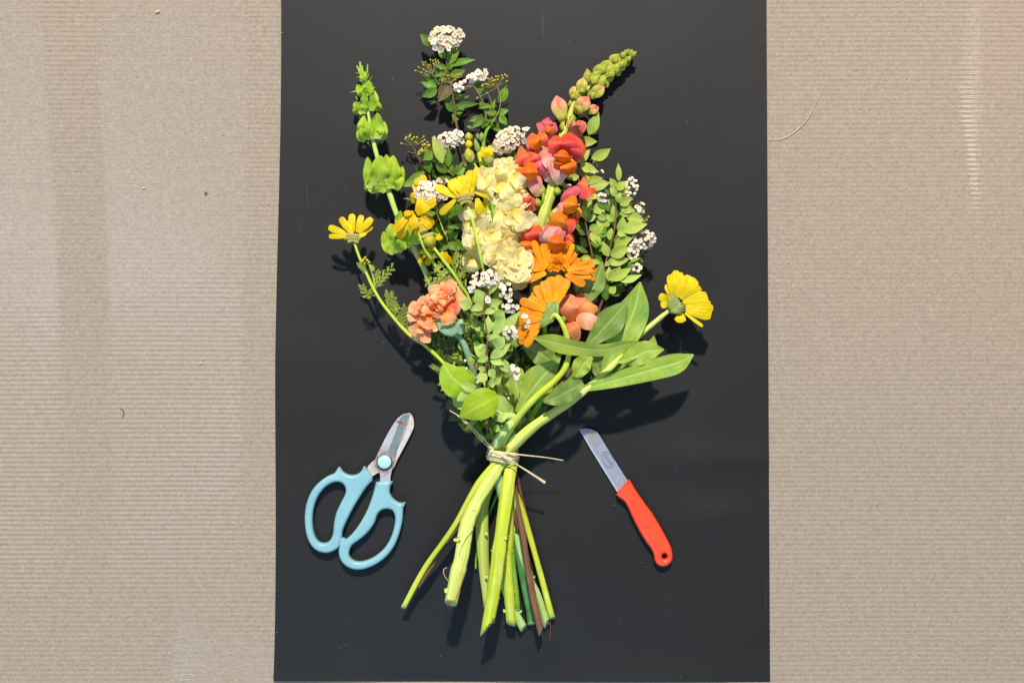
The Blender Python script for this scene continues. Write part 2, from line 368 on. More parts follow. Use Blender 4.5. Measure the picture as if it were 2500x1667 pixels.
# ---------------- the setting: corrugated board under clear film, black paper ----------------
def board_material():
    k = N('corrugated_board'); tc = k.n('ShaderNodeTexCoord').outputs['Object']
    big = k.noise(tc, 2.2, 3, .5); mott = k.noise(k.mapv(tc, (1, 1.0, 1)), 120, 4, .7); fib = k.noise(k.mapv(tc, (200, 620, 1)), 1.0, 3, .7); fib2 = k.noise(k.mapv(tc, (620, 230, 1), (3, 5, 1)), 1.0, 3, .7)
    col = k.mix(k.ramp(mott, .3, .7), lin((145, 129, 113)), lin((157, 141, 124)))
    col = k.mix(k.math('MULTIPLY', k.ramp(fib, .50, .68), .5), col, lin((106, 89, 76)))
    col = k.mix(k.math('MULTIPLY', k.ramp(fib2, .54, .70), .45), col, lin((196, 178, 152)))
    vo = k.n('ShaderNodeTexVoronoi'); vo.inputs['Scale'].default_value = 95; k.l(tc, vo.inputs['Vector'])
    sp = k.ramp(vo.outputs['Distance'], .075, .045)
    gate = k.ramp(k.noise(tc, 37, 2, .5), .5, .56)
    col = k.mix(k.math('MULTIPLY', k.math('MULTIPLY', sp, gate), .75), col, lin((70, 55, 42)))
    # dark flecks lie along the flute valleys
    sx = k.n('ShaderNodeSeparateXYZ'); k.l(tc, sx.inputs[0])
    wob = k.math('MULTIPLY', k.noise(k.mapv(tc, (9, 2, 1)), 1.0, 2), .0016)
    yy = k.math('ADD', sx.outputs[1], wob)
    gl = k.math('SINE', k.math('MULTIPLY', yy, 6.28318 / .00531))
    gm = k.math('MULTIPLY', k.ramp(gl, .2, 1.0), k.ramp(k.noise(k.mapv(tc, (330, 60, 1)), 1.0, 3, .7), .42, .62))
    col = k.mix(k.math('MULTIPLY', gm, .24), col, lin((112, 95, 78)))
    st_ = k.ramp(k.noise(tc, 9, 5, .65), .52, .78); col = k.mix(k.math('MULTIPLY', st_, .08), col, lin((168, 140, 116)))
    k.l(col, k.b.inputs['Base Color']); k.b.inputs['Roughness'].default_value = .75; k.b.inputs['Specular IOR Level'].default_value = .2
    cw = k.math('MULTIPLY', k.ramp(k.noise(k.mapv(tc, (5, 3.2, 1), (1.3, 0, 0)), 1.0, 2), .30, .60), .75)
    cw = k.math('ADD', cw, .25); k.l(cw, k.b.inputs['Coat Weight']); k.b.inputs['Coat Roughness'].default_value = .035
    bm = k.n('ShaderNodeBump'); bm.inputs['Strength'].default_value = .35; bm.inputs['Distance'].default_value = .0004
    k.l(k.math('ADD', fib, mott), bm.inputs['Height']); k.l(bm.outputs[0], k.b.inputs['Normal'])
    return k.m
def build_board():
    pitch = .00531; y0, y1 = -.52, .52; n = int((y1 - y0) / pitch * 8); xs = np.linspace(-.80, .80, 61)
    vs, fs, us = [], [], []
    for i in range(n + 1):
        y = y0 + (y1 - y0) * i / n
        for x in xs:
            wob = .00055 * math.sin(x * 7 + 1) + .0003 * math.sin(x * 19 + y * 8)
            a = .00012 * (1 + .45 * math.sin(x * 6.1 + 1.7) * math.sin(y * 11 + .5)) * (.85 if x < 0 else .75)
            z = -.0010 + a * math.sin(6.28318 * (y + wob) / pitch) + .0005 * math.sin(x * 9 + 2) * math.sin(y * 5.5 + x * 3)
            vs.append((x, y, z)); us.append((x, y))
    m = len(xs)
    for i in range(n):
        for j in range(m - 1):
            a = i * m + j; fs.append((a, a + 1, a + m + 1, a + m))
    o = bpy.data.objects.new('corrugated_board', new_mesh('corrugated_board', vs, fs, [board_material()], None, us)); C.objects.link(o)
    o['kind'] = 'structure'; return o
build_board()

def paper_material():
    k = N('black_paper'); tc = k.n('ShaderNodeTexCoord').outputs['Object']
    a = k.noise(k.mapv(tc, (1, 1, 1)), 700, 3, .7); b = k.noise(tc, 7, 3, .5)
    col = k.mix(a, lin((17, 16, 15)), lin((31, 29, 28))); col = k.mix(k.math('MULTIPLY', k.ramp(b, .4, .7), .3), col, lin((36, 34, 33)))
    vo = k.n('ShaderNodeTexVoronoi'); vo.inputs['Scale'].default_value = 26; k.l(tc, vo.inputs['Vector'])
    dust = k.math('MULTIPLY', k.ramp(vo.outputs['Distance'], .022, .010), k.ramp(k.noise(tc, 13, 1), .53, .57))
    col = k.mix(k.math('MULTIPLY', dust, .35), col, lin((150, 146, 138)))
    v2 = k.n('ShaderNodeTexVoronoi'); v2.inputs['Scale'].default_value = 120; k.l(tc, v2.inputs['Vector'])
    d2 = k.math('MULTIPLY', k.ramp(v2.outputs['Distance'], .10, .04), k.ramp(k.noise(tc, 17, 3, .6), .58, .66)); col = k.mix(k.math('MULTIPLY', d2, .30), col, lin((150, 144, 120)))
    sc_ = k.ramp(k.noise(k.mapv(tc, (240, 9, 1), (.3, .1, 0)), 1.0, 2, .5), .70, .76); sc2 = k.ramp(k.noise(tc, 4, 2, .5), .5, .62)
    col = k.mix(k.math('MULTIPLY', k.math('MULTIPLY', sc_, sc2), .16), col, lin((110, 108, 106)))
    k.l(col, k.b.inputs['Base Color']); k.b.inputs['Roughness'].default_value = .55; k.b.inputs['Specular IOR Level'].default_value = .27
    bm = k.n('ShaderNodeBump'); bm.inputs['Strength'].default_value = .25; bm.inputs['Distance'].default_value = .0003; k.l(a, bm.inputs['Height']); k.l(bm.outputs[0], k.b.inputs['Normal'])
    return k.m
def build_paper():
    tl, tr, bl, br = (686, -60), (1871, -60), (667, 1660), (1880, 1663)
    nx, ny = 60, 84; vs, fs, us = [], [], []
    rs = random.Random(3)
    waves = [(rs.uniform(-.2, .2), rs.uniform(-.3, .3), rs.uniform(.02, .06), rs.uniform(.0003, .0011), rs.uniform(0, 3)) for _ in range(22)]
    dents = [(P('n', 1700, 1130), .03, .0022), (P('n', 1790, 1180), .022, -.0016), (P('n', 1740, 1260), .02, .0020), (P('n', 1650, 1165), .02, -.0012), (P('n', 1830, 1120), .016, .0016), (P('n', 760, 1000), .04, .0014), (P('n', 700, 880), .05, .0018)]
    for i in range(ny + 1):
        v = i / ny
        for j in range(nx + 1):
            u = j / nx
            px = (tl[0] * (1 - u) + tr[0] * u) * (1 - v) + (bl[0] * (1 - u) + br[0] * u) * v
            if u < .02: px += 3 * math.sin(v * 9)
            py = tl[1] * (1 - v) + (bl[1] * (1 - u) + br[1] * u) * v
            p = P('n', px, py); z = .0002
            for (wx, wy, wr, wa, an) in waves:
                dx, dy = p.x - wx, p.y - wy; dx, dy = dx * math.cos(an) + dy * math.sin(an), -dx * math.sin(an) + dy * math.cos(an)
                z += wa * .5 * math.exp(-(dx * dx / (wr * wr * 6) + dy * dy / (wr * wr)))
            for (c, r, a) in dents:
                z += a * math.exp(-((p.x - c.x) ** 2 * .5 + (p.y - c.y) ** 2 * 1.8) / (r * r))
            z += .0022 * math.exp(-((1 - v) / .02) ** 1) * (.5 + .5 * math.sin(u * 9 + 1.5)) 
            z = max(z, .0002) if u > .02 and u < .98 else z
            vs.append((p.x, p.y, z)); us.append((u, v))
    for i in range(ny):
        for j in range(nx):
            a = i * (nx + 1) + j; fs.append((a, a + nx + 1, a + nx + 2, a + 1))
    k = len(vs); m = nx + 1   # thin edge thickness
    ring = [j for j in range(m)] + [i * m + nx for i in range(1, ny + 1)] + [ny * m + j for j in range(nx - 1, -1, -1)] + [i * m for i in range(ny - 1, 0, -1)]
    for dz in (0, -.0004):
        for r_ in ring:
            p = vs[r_]; vs.append((p[0], p[1], p[2] + dz)); us.append(us[r_])
    L = len(ring)
    for i in range(L): fs.append((k + i, k + (i + 1) % L, k + L + (i + 1) % L, k + L + i))
    o = bpy.data.objects.new('black_paper', new_mesh('black_paper', vs, fs, [paper_material()], None, us)); C.objects.link(o)
    o['label'] = 'large sheet of matt black paper lying under the bouquet and the tools'; o['category'] = 'paper sheet'
    return o
build_paper()
# ---------------- tools ----------------
def outline_mesh(name, loops, thick, bevel, z0, mats, res=3, order=3, smoothl=True, simple_pts=False):
    """closed outlines (first outer, then holes) extruded and rounded, then turned into a mesh"""
    cu = bpy.data.curves.new(name, 'CURVE'); cu.dimensions = '2D'; cu.fill_mode = 'BOTH'
    for lp in loops:
        n = len(lp)
        pts = lp if simple_pts else [tuple(q) for q in closed_cr(lp, 5)]
        sp = cu.splines.new('POLY'); sp.points.add(len(pts) - 1)
        for i, p in enumerate(pts): sp.points[i].co = (p[0], p[1], 0, 1)
        sp.use_cyclic_u = True
    cu.extrude = max(1e-5, thick / 2 - bevel); cu.bevel_depth = bevel; cu.bevel_resolution = res; cu.offset = -bevel
    o = bpy.data.objects.new(name, cu); C.objects.link(o)
    dg = bpy.context.evaluated_depsgraph_get(); me = bpy.data.meshes.new_from_object(o.evaluated_get(dg))
    C.objects.unlink(o); bpy.data.objects.remove(o)
    me.name = name; me.materials.clear()
    for m in mats: me.materials.append(m)
    vs = [Vector((v.co.x, v.co.y, v.co.z + z0 + thick / 2)) for v in me.vertices]; fs = [tuple(p.vertices) for p in me.polygons]
    bpy.data.meshes.remove(me)
    return vs, fs, [(v.x * 20, v.y * 20) for v in vs]
def closed_cr(lp, k):
    a = [np.array(p[:2], float) for p in lp]; sharp = [len(p) > 2 and p[2] for p in lp]; n = len(a); out = []
    for i in range(n):
        p0, p1, p2, p3 = a[i - 1], a[i], a[(i + 1) % n], a[(i + 2) % n]
        if sharp[i]: p0 = p1
        if sharp[(i + 1) % n]: p3 = p2
        for j in range(k):
            t = j / k
            out.append(.5 * (2 * p1 + (p2 - p0) * t + (2 * p0 - 5 * p1 + 4 * p2 - p3) * t * t + (3 * p1 - p0 - 3 * p2 + p3) * t ** 3))
    return out
def O2(f, pts, z=0): 
    r = []
    for p in pts:
        q = P(f, p[0], p[1], z); r.append((q.x, q.y) + ((1,) if len(p) > 2 else ()))
    return r

teal = N('light_blue_plastic'); 
_tc = teal.n('ShaderNodeTexCoord').outputs['Object']
_c = teal.mix(teal.ramp(teal.noise(_tc, 40, 3), .4, .7), lin((120, 166, 176)), lin((130, 174, 180)))
_c = teal.mix(teal.math('MULTIPLY', teal.ramp(teal.noise(_tc, 260, 4, .7), .56, .70), .40), _c, lin((176, 172, 140)))
_c = teal.mix(teal.math('MULTIPLY', teal.ramp(teal.noise(_tc, 55, 5, .75), .52, .72), .35), _c, lin((128, 158, 150)))
_c = teal.mix(teal.math('MULTIPLY', teal.ramp(teal.noise(teal.mapv(_tc, (60, 900, 60)), 1.0, 2, .5), .70, .74), .35), _c, lin((196, 216, 214)))
teal.l(_c, teal.b.inputs['Base Color']); teal.b.inputs['Roughness'].default_value = .45; teal.b.inputs['Specular IOR Level'].default_value = .4
_b = teal.n('ShaderNodeBump'); _b.inputs['Strength'].default_value = .12; _b.inputs['Distance'].default_value = .0006; teal.l(teal.noise(_tc, 300, 3), _b.inputs['Height']); teal.l(_b.outputs[0], teal.b.inputs['Normal'])
teal = teal.m
def steel_mat(name, c, c2, rough=.42, metal=.55, stain=None, spots=(), pale=.3):
    k = N(name); tc = k.n('ShaderNodeTexCoord').outputs['Object']
    col = k.mix(k.ramp(k.noise(k.mapv(tc, (1, 1, 1)), 160, 5, .7), .35, .7), lin(c), lin(c2))
    if stain: col = k.mix(k.math('MULTIPLY', k.ramp(k.noise(tc, 420, 4, .7), .60, .70), .6), col, lin(stain))
    for (wc, r, cc, am) in spots:
        d = k.n('ShaderNodeVectorMath', operation='DISTANCE'); k.l(tc, d.inputs[0]); d.inputs[1].default_value = wc
        m = k.math('MULTIPLY', k.ramp(d.outputs['Value'], r, r * .35), k.ramp(k.noise(tc, 260, 3, .6), .30, .6))
        col = k.mix(k.math('MULTIPLY', m, am), col, lin(cc))
    k.l(col, k.b.inputs['Base Color']); k.b.inputs['Roughness'].default_value = rough; k.b.inputs['Metallic'].default_value = metal
    b = k.n('ShaderNodeBump'); b.inputs['Strength'].default_value = .12; b.inputs['Distance'].default_value = .0003; k.l(k.noise(tc, 500, 4, .7), b.inputs['Height']); k.l(b.outputs[0], k.b.inputs['Normal'])
    return k.m

def build_scissors():
    base = P('G', 540, 1150); T = Thing('garden_scissors', 'light blue handled garden scissors with short rusty steel blades lying closed on the black paper', 'scissors', base)
    # left handle (outer + hole)
    lo = [(598,562,1),(612,566),(640,600),(678,655,1),(674,690,1),(628,736),(565,830),(500,940),(445,1050),(418,1120),(410,1180),(392,1250),(340,1295),(270,1313),(190,1290),(130,1225),(98,1130),(88,1010),(100,900),(140,790),(200,710),(280,650),(345,620),(375,575),(388,566),(402,580),(430,615),(480,636),(535,632),(575,605)]
    li = [(360,696),(410,706),(440,745),(440,800),(400,880),(360,970),(342,1060),(332,1150),(300,1210),(248,1228),(200,1205),(168,1140),(156,1050),(162,950),(190,850),(240,770),(300,718)]
    ro = [(708,698,1),(780,690),(848,692,1),(850,705),(832,740),(828,790),(860,845),(915,878),(958,874,1),(962,886),(945,930),(938,1030),(915,1130),(868,1250),(790,1350),(690,1420),(580,1456),(480,1445),(410,1390),(383,1310),(398,1235),(440,1198),(500,1145),(570,1050),(630,940),(675,820),(695,750)]
    ri = [(800,930),(850,945),(872,1000),(866,1080),(835,1180),(780,1270),(700,1340),(610,1382),(530,1385),(482,1350),(475,1300),(500,1245),(560,1200),(630,1140),(690,1060),(720,980),(755,942)]
    zt = .0015
    h1 = T.part('handle', outline_mesh('handle', [O2('G', lo, 8), O2('G', li, 8)], .012, .0032, zt, [teal]), teal)
    h2 = T.part('handle', outline_mesh('handle', [O2('G', ro, 8), O2('G', ri, 8)], .012, .0032, zt, [teal]), teal)
    T.part('stopper', outline_mesh('stopper', [O2('G', [(405,1178,1),(443,1192,1),(448,1210,1),(425,1245,1),(380,1250,1),(378,1235,1)], 8)], .010, .001, zt + .0005, [teal], simple_pts=False), teal)
    cpiv = P('G', 780, 530, 8) - T.base
    spots = [(tuple(cpiv), .0185, (120, 74, 42), 1.0), (tuple(P('G', 660, 590) - T.base), .008, (150, 96, 50), .8), (tuple(P('G', 850, 440) - T.base), .006, (140, 110, 70), .5)]
    s1 = steel_mat('scissor_steel', (196, 192, 196), (176, 172, 178), .4, .45, None, spots)
    s2 = steel_mat('worn_cutting_steel', (214, 202, 192), (190, 176, 164), .45, .35, (120, 104, 92), spots)
    s3 = steel_mat('hollow_ground_steel', (140, 150, 150), (120, 132, 134), .35, .5, (150, 140, 120))
    # under blade (right edge) and its tang to the left handle
    T.part('blade', outline_mesh('blade', [O2('G', [(1005,102,1),(1028,140),(1036,190),(1030,235),(985,330),(900,490),(848,590),(760,610,1),(720,620,1),(672,650,1),(632,580),(660,535),(700,500,1),(800,300),(900,150)], 6)], .0022, .0003, .0050, [s2]), s2)
    # upper blade
    T.part('blade', outline_mesh('blade', [O2('G', [(1003,100,1),(990,150),(950,270),(895,400),(868,470),(862,520),(850,580),(835,640),(830,700,1),(740,700,1),(742,650),(730,600),(700,550),(690,520),(712,470),(790,310),(860,190),(905,135),(950,108)], 8)], .0020, .0003, .0074, [s1]), s1)
    T.part('blade_bevel', outline_mesh('blade_bevel', [O2('G', [(1000,103,1),(960,210),(910,350),(868,475,1),(840,470),(805,445,1),(850,330),(900,200),(912,150),(950,112)], 9)], .0006, .0002, .0092, [s3]), s3)
    rust = simple('rust', (132, 62, 26), (170, 96, 50), 200, .8)
    T.part('rust_streak', outline_mesh('rust_streak', [O2('G', [(878,170),(905,168),(940,180),(968,196),(960,206),(930,198),(900,182)], 10)], .0003, .0001, .0099, [rust]), rust)
    dark = simple('grimy_washer', (96, 66, 40), (60, 42, 28), 300, .8)
    c = P('G', 778, 530, 10)
    T.part('washer', lathe(c - Vector((0, 0, .001)), c + Vector((0, 0, .0006)), W('G', 70), lambda u: 1 if u < .8 else .96, 32, 3), dark)
    c = P('G', 779, 525, 11)
    T.part('pivot_cap', lathe(c - Vector((0, 0, .001)), c + Vector((0, 0, .0019)), W('G', 59), lambda u: 1 if u < .6 else (1 - .10 * ((u - .6) / .3) ** 2 if u < .9 else .86), 32, 9), simple('mint_plastic', (156, 208, 196), (170, 214, 204), 120, .4))
build_scissors()

def build_knife():
    base = P('K', 640, 700); T = Thing('florist_knife', 'small knife with straight steel blade and bright orange red plastic handle right of the stems', 'knife', base)
    sp = [(tuple(P('K', 265, 200) - base), .0085, (176, 140, 96), .75), (tuple(P('K', 300, 270) - base), .006, (176, 140, 96), .6), (tuple(P('K', 520, 735) - base), .003, (130, 100, 60), .8)]
    st = steel_mat('knife_steel', (166, 172, 184), (146, 152, 164), .42, .55, None, sp)
    ed = steel_mat('knife_edge', (196, 202, 212), (178, 186, 198), .35, .5)
    T.part('blade', outline_mesh('blade', [O2('K', [(143,118,1),(180,108),(235,108),(290,122),(325,145),(345,175),(480,395),(626,625,1),(655,690,1),(560,765,1),(521,745,1),(350,470),(230,275)], 3)], .0014, .0003, .0022, [st]), st)
    T.part('cutting_edge', outline_mesh('cutting_edge', [O2('K', [(143,119,1),(235,278),(352,472),(521,744,1),(534,728,1),(372,466),(262,292),(176,150)], 3)], .0006, .0002, .0033, [ed]), ed)
    mk = simple('etched_mark', (112, 116, 128), (96, 100, 112), 300, .5)
    # oval and lettering etched in the blade
    c = P('K', 432, 420, 4); ax = (P('K', 492, 498, 4) - P('K', 372, 342, 4)).normalized(); axn = Vector((-ax.y, ax.x, 0))
    ax = (P('K', 626, 625) - P('K', 345, 175)).normalized(); axn = Vector((-ax.y, ax.x, 0))
    a, b = .0096, .0056
    ring = []; 
    for i in range(48):
        t = 6.2832 * i / 48; ring.append(c + ax * (a * math.cos(t)) + axn * (b * math.sin(t)))
    T.part('oval_mark', tube(ring + [ring[0]], .00022, 6, 96, False), mk)
    tx = bpy.data.curves.new('lettering', 'FONT'); tx.body = 'SOLAR\u00ae'; tx.size = .0052; tx.align_x = 'CENTER'; tx.align_y = 'CENTER'; tx.extrude = .00012
    o = bpy.data.objects.new('lettering', tx); C.objects.link(o); dg = bpy.context.evaluated_depsgraph_get()
    me = bpy.data.meshes.new_from_object(o.evaluated_get(dg)); C.objects.unlink(o); bpy.data.objects.remove(o)
    rot = Matrix((ax, -axn if axn.dot(Vector((1, 0, 0))) < 0 and False else axn, Vector((0, 0, 1)))).transposed()
    vs = [c + rot @ Vector((v.co.x * .80, v.co.y, v.co.z)) - Vector((0, 0, .0002)) for v in me.vertices]; fs = [tuple(p.vertices) for p in me.polygons]
    me2 = T.part('lettering', (vs, fs, [(0, 0)] * len(vs)), mk)
    hd = simple('orange_red_plastic', (240, 72, 36), (222, 56, 28), 90, .40, spec=.5, bump=.12, detail=8, lo=.40, hi=.75)
    out = [(640,616,1),(660,640),(720,740),(800,855),(880,965),(950,1080),(1010,1190),(1060,1290),(1080,1370),(1072,1440),(1030,1485),(975,1497),(925,1475),(898,1430),(892,1385),(870,1330),(800,1230),(730,1110),(670,990),(620,880),(580,830),(530,795),(514,770,1)]
    hole = [(1000 + 27 * math.cos(6.283 * i / 12), 1391 + 27 * math.sin(6.283 * i / 12)) for i in range(12)]
    T.part('handle', outline_mesh('handle', [O2('K', out, 8), O2('K', hole, 8)], .0105, .0036, .0012, [hd], res=5), hd)
build_knife()
# ---------------- where every stem passes the raffia tie ----------------
BX, BY = 1233, 1113
def bind(dx, z): return ('n', BX + dx, BY, z)
def path(*segs):
    """list of (frame, [(x,y,z)...]) runs -> one 3D path"""
    out = []
    for f, pts in segs: out += V(f, pts)
    return out
def stem(T, pts, rad, mat, cut='cut', seg=10, bump=0., name='stem', cutang=0., label=None, n=None, nubs=(), seed=1, flat=1.):
    g = tube(pts, [r * S for r in rad] if isinstance(rad, (list, tuple)) else rad * S, seg, n, True, bump, cutang, seed, flat)
    gs = [g]
    for (f, x, y, z, dx, dy, r) in nubs:   # broken leaf bases along the stem
        for k_ in range(3):
            a = P(f, x + k_ * 2, y + k_ * 3, z); b = P(f, x + dx * (1 - .3 * k_) + k_ * 3, y + dy + k_ * 4 - 4, z + 2 - k_)
            q = blade([a, a.lerp(b, .5) + Vector((0, 0, .0006)), b], r * .55 * S, 'leaf', 5, 3, cup=-.3, wave=.3, seed=int(x) + k_); gs.append((q[0], q[1], q[2], [0] * len(q[1])))
    return T.part(name, merge(*gs), [Mt[mat], Mt[cut]], label=label)
def leaf(T, f, b, t, w, z=(40, 44), mat='leafspi', bend=0., sag=0., prof='leaf', nu=9, nv=4, fold=.22, wave=.06, name='leaf', roll=None, parent=None, rs=random, label=None, seed=None):
    z0, z1 = z; bx, by = b; tx, ty = t; mx, my = (bx + tx) / 2 - (ty - by) * bend, (by + ty) / 2 + (tx - bx) * bend
    pts = V(f, [(bx, by, z0), (mx, my, (z0 + z1) / 2 + sag), (tx, ty, z1)])
    return T.part(name, blade(pts, W(f, w * 1.14), prof, nu, nv, fold=fold, wave=wave, roll=roll if roll is not None else rs.uniform(-.3, .3), seed=seed), Mt[mat], parent=parent, label=label)

def floret_mesh(name, petal, r=.0022, seed=0):
    """five round petals round a yellow centre with a few stamens, one small mesh"""
    rs = random.Random(seed); gs = []
    for i in range(5):
        a = 6.2832 * i / 5 + rs.uniform(-.15, .15); d = Vector((math.cos(a), math.sin(a), 0)); e = rs.uniform(.1, .6)
        pts = [d * (.15 * r) , d * (.6 * r) + Vector((0, 0, .12 * r * e)), d * (1.05 * r) + Vector((0, 0, .5 * r * e))]
        g = blade(pts, [.14 * r, .42 * r, .50 * r, .2 * r], nu=4, nv=3, fold=.0, cup=.25, seed=i); gs.append((g[0], g[1], g[2], [0] * len(g[1])))
    b = ball((0, 0, .08 * r), .24 * r, 6, 3); gs.append((b[0], b[1], b[2], [1] * len(b[1])))
    for i in range(7):
        a = rs.random() * 6.28; q = Vector((math.cos(a) * .35 * r, math.sin(a) * .35 * r, .5 * r)); b = ball(q, .07 * r, 4, 2); gs.append((b[0], b[1], b[2], [1] * len(b[1])))
    v, f, u, m = merge(*gs)
    return new_mesh(name, v, f, [petal, Mt['pollen']], m, u)
FLW = [floret_mesh('floret', Mt['white'], seed=i) for i in range(4)]
FLI = [floret_mesh('floret', Mt['ivory'], seed=9 + i) for i in range(4)]
FLC = [new_mesh('closed_floret', *(lambda g: (g[0], g[1]))(ball((0, 0, 0), .0018, 7, 5)), [Mt['white']], None, ball((0, 0, 0), .0018, 7, 5)[2])]

def cluster(T, f, cx, cy, rx, ry, z, hub, n=24, dome=6, kind='w', size=1.0, buds=0, seed=0, ang=0, closed=.0):
    size *= 1.6 if f in 'Aa' else 1.42; n = max(1, int(n * (.62 if n > 8 else .8)))
    """dome of small florets on thin pedicels that meet at the hub"""
    rs = random.Random(seed + int(cx)); hubp = P(f, *hub); ped = []; spots = []
    tries = 0
    while len(spots) < n and tries < 6000:
        tries += 1; a = rs.random() * 6.28; q = math.sqrt(rs.random())
        ex, ey = math.cos(a) * q * rx, math.sin(a) * q * ry; ex, ey = ex * math.cos(ang) - ey * math.sin(ang), ex * math.sin(ang) + ey * math.cos(ang)
        p = P(f, cx + ex, cy + ey, z + dome * (1 - q * q) + rs.uniform(-1.2, 1.2))
        if all((p - s_[0]).length > .0027 * size for s_ in spots): spots.append((p, q, Vector((ex, -ey, 0))))
    meshes = {'w': FLW, 'i': FLI, 'm': FLW + FLI}[kind]
    for p, q, d in spots:
        nr = (d.normalized() * q * 1.1 if d.length else Vector()) + Vector((rs.uniform(-.35, .35), rs.uniform(-.35, .35), 1))
        M = Matrix.Translation(p) @ Vector((0, 0, 1)).rotation_difference(nr).to_matrix().to_4x4() @ Matrix.Rotation(rs.random() * 6, 4, 'Z') @ Matrix.Scale(size * rs.uniform(.85, 1.12), 4)
        T.inst('floret' if rs.random() > closed else 'closed_floret', rs.choice(meshes) if rs.random() > closed else FLC[0], M)
        mid = hubp.lerp(p, .55) + Vector((rs.uniform(-1, 1), rs.uniform(-1, 1), 0)) * .0008 - Vector((0, 0, .001))
        ped.append(tube([hubp, mid, p - nr.normalized() * .0004], .00022, 4, 5, False))
    for i in range(buds):
        a = rs.random() * 6.28; q = rs.uniform(.5, 1.15); p = P(f, cx + math.cos(a) * q * rx, cy + math.sin(a) * q * ry, z - 1 + rs.uniform(-2, 3))
        ped.append(tube([hubp, hubp.lerp(p, .5) + Vector((0, 0, .0008)), p], .0002, 4, 4, False)); ped.append(ball(p, .0008, 6, 4) + ([2] * 26,) if False else ball(p, .0008, 6, 4))
    if ped: T.part('pedicels', merge(*ped), Mt['pedicel'], kind='stuff')

def umbel(T, f, hub, tips, z=30, r=.0010, mat='budy', wander=.4, hubz=26, seed=0):
    """umbel of round buds on thin pedicels"""
    rs = random.Random(seed + int(hub[0])); h = P(f, hub[0], hub[1], hubz); ped, bd = [], []
    for (x, y) in tips:
        p = P(f, x, y, z + rs.uniform(-3, 4)); m = h.lerp(p, .5) + Vector((rs.uniform(-1, 1), rs.uniform(-1, 1), rs.uniform(0, 2))) * wander * .001
        ped.append(tube([h, m, p], [.00035, .00024, .00028], 5, 6, False)); bd.append(lathe(p - (p - m).normalized() * r, p + (p - m).normalized() * r, r, lambda u: math.sin(math.pi * min(.98, max(.02, u))) ** .6, 7, 5))
    a = T.part('pedicels', merge(*ped), Mt['pedicel'], kind='stuff')
    T.part('bud_cluster', merge(*bd), Mt[mat], kind='stuff')
def fanpts(hub, a0, a1, r0, r1, n, seed=0, sy=1.):
    rs = random.Random(seed); out = []
    for i in range(n):
        a = R(a0 + (a1 - a0) * (i + .5) / n + rs.uniform(-6, 6)); r = rs.uniform(r0, r1)
        out.append((hub[0] + math.cos(a) * r, hub[1] - math.sin(a) * r * sy))
    return out

def fern(T, f, pts, w, mat='fern', n=5, z=40, name='feathery_leaf', wz=.5):
    """feathery leaf: rachis with narrow toothed pinnae, one mesh"""
    p3 = V(f, [(x, y, z + (i * 1.5)) for i, (x, y) in enumerate(pts)]); gs = [tube(p3, [.0007, .0003], 5, 8, False)]
    sm = cr(p3, n * 2); hw = W(f, w)
    for i in range(1, n * 2 + 1):
        c = Vector(sm[i]); t = (Vector(sm[min(i + 1, n * 2)]) - Vector(sm[i - 1])).normalized(); s_ = Vector((t.y, -t.x, 0)) * (1 if i % 2 else -1)
        ln = hw * (1.05 - .6 * abs(i / (n * 2) - .45)); dr = (s_ * .62 + t * .9).normalized(); e = c + dr * ln + Vector((0, 0, random.uniform(-.3, .9) * .002))
        gs.append(blade([c, c.lerp(e, .5), e], .0010, 'leaf', 4, 2, fold=.3))
        for q, sg in ((.45, 1), (.65, -1), (.8, 1)):
            m = c.lerp(e, q); d2 = (dr * .8 + Vector((dr.y, -dr.x, 0)) * sg * .8).normalized(); gs.append(blade([m, m + d2 * ln * .18, m + d2 * ln * .36], .00055, 'leaf', 3, 2, fold=.3))
    g = merge(*[x[:3] for x in gs]); return T.part(name, g[:3], Mt[mat])

def petal(T, f, b, t, w, z=(50, 54), mat='yellow', name='petal', parent=None, prof='petal', bend=0., fold=.0, cup=-.10, wave=.05, rnd=.28, tooth=.2, nu=11, nv=9, arch=2., roll=0., jag=0., wf=2., ridge=.07):
    bx, by = b; tx, ty = t; mx, my = (bx + tx) / 2 - (ty - by) * bend, (by + ty) / 2 + (tx - bx) * bend
    pts = V(f, [(bx, by, z[0]), (mx, my, (z[0] + z[1]) / 2 + arch), (tx, ty, z[1])])
    return T.part(name, blade(pts, W(f, w), prof, nu, nv, fold=fold, cup=cup, wave=wave, rnd=rnd, tooth=tooth, roll=roll + random.uniform(-.28, .28), jag=jag, wf=wf, ridge=ridge), Mt[mat], parent=parent)
def ribbed(base, tip, r, n=14, mat=None, seg=40, rows=8, amp=.10, prof=CUP, flat=.8):
    g = lathe(base, tip, r, prof, seg, rows, flat); ax = (Vector(tip) - Vector(base)); a = Vector(base); L = ax.length; ax.normalize()
    vs = []
    for i, p in enumerate(g[0]):
        q = a + ax * (p - a).dot(ax); th = (i % seg) / seg * 6.2832; vs.append(q + (p - q) * (1 + amp * math.sin(n * th)))
    return vs, g[1], g[2]

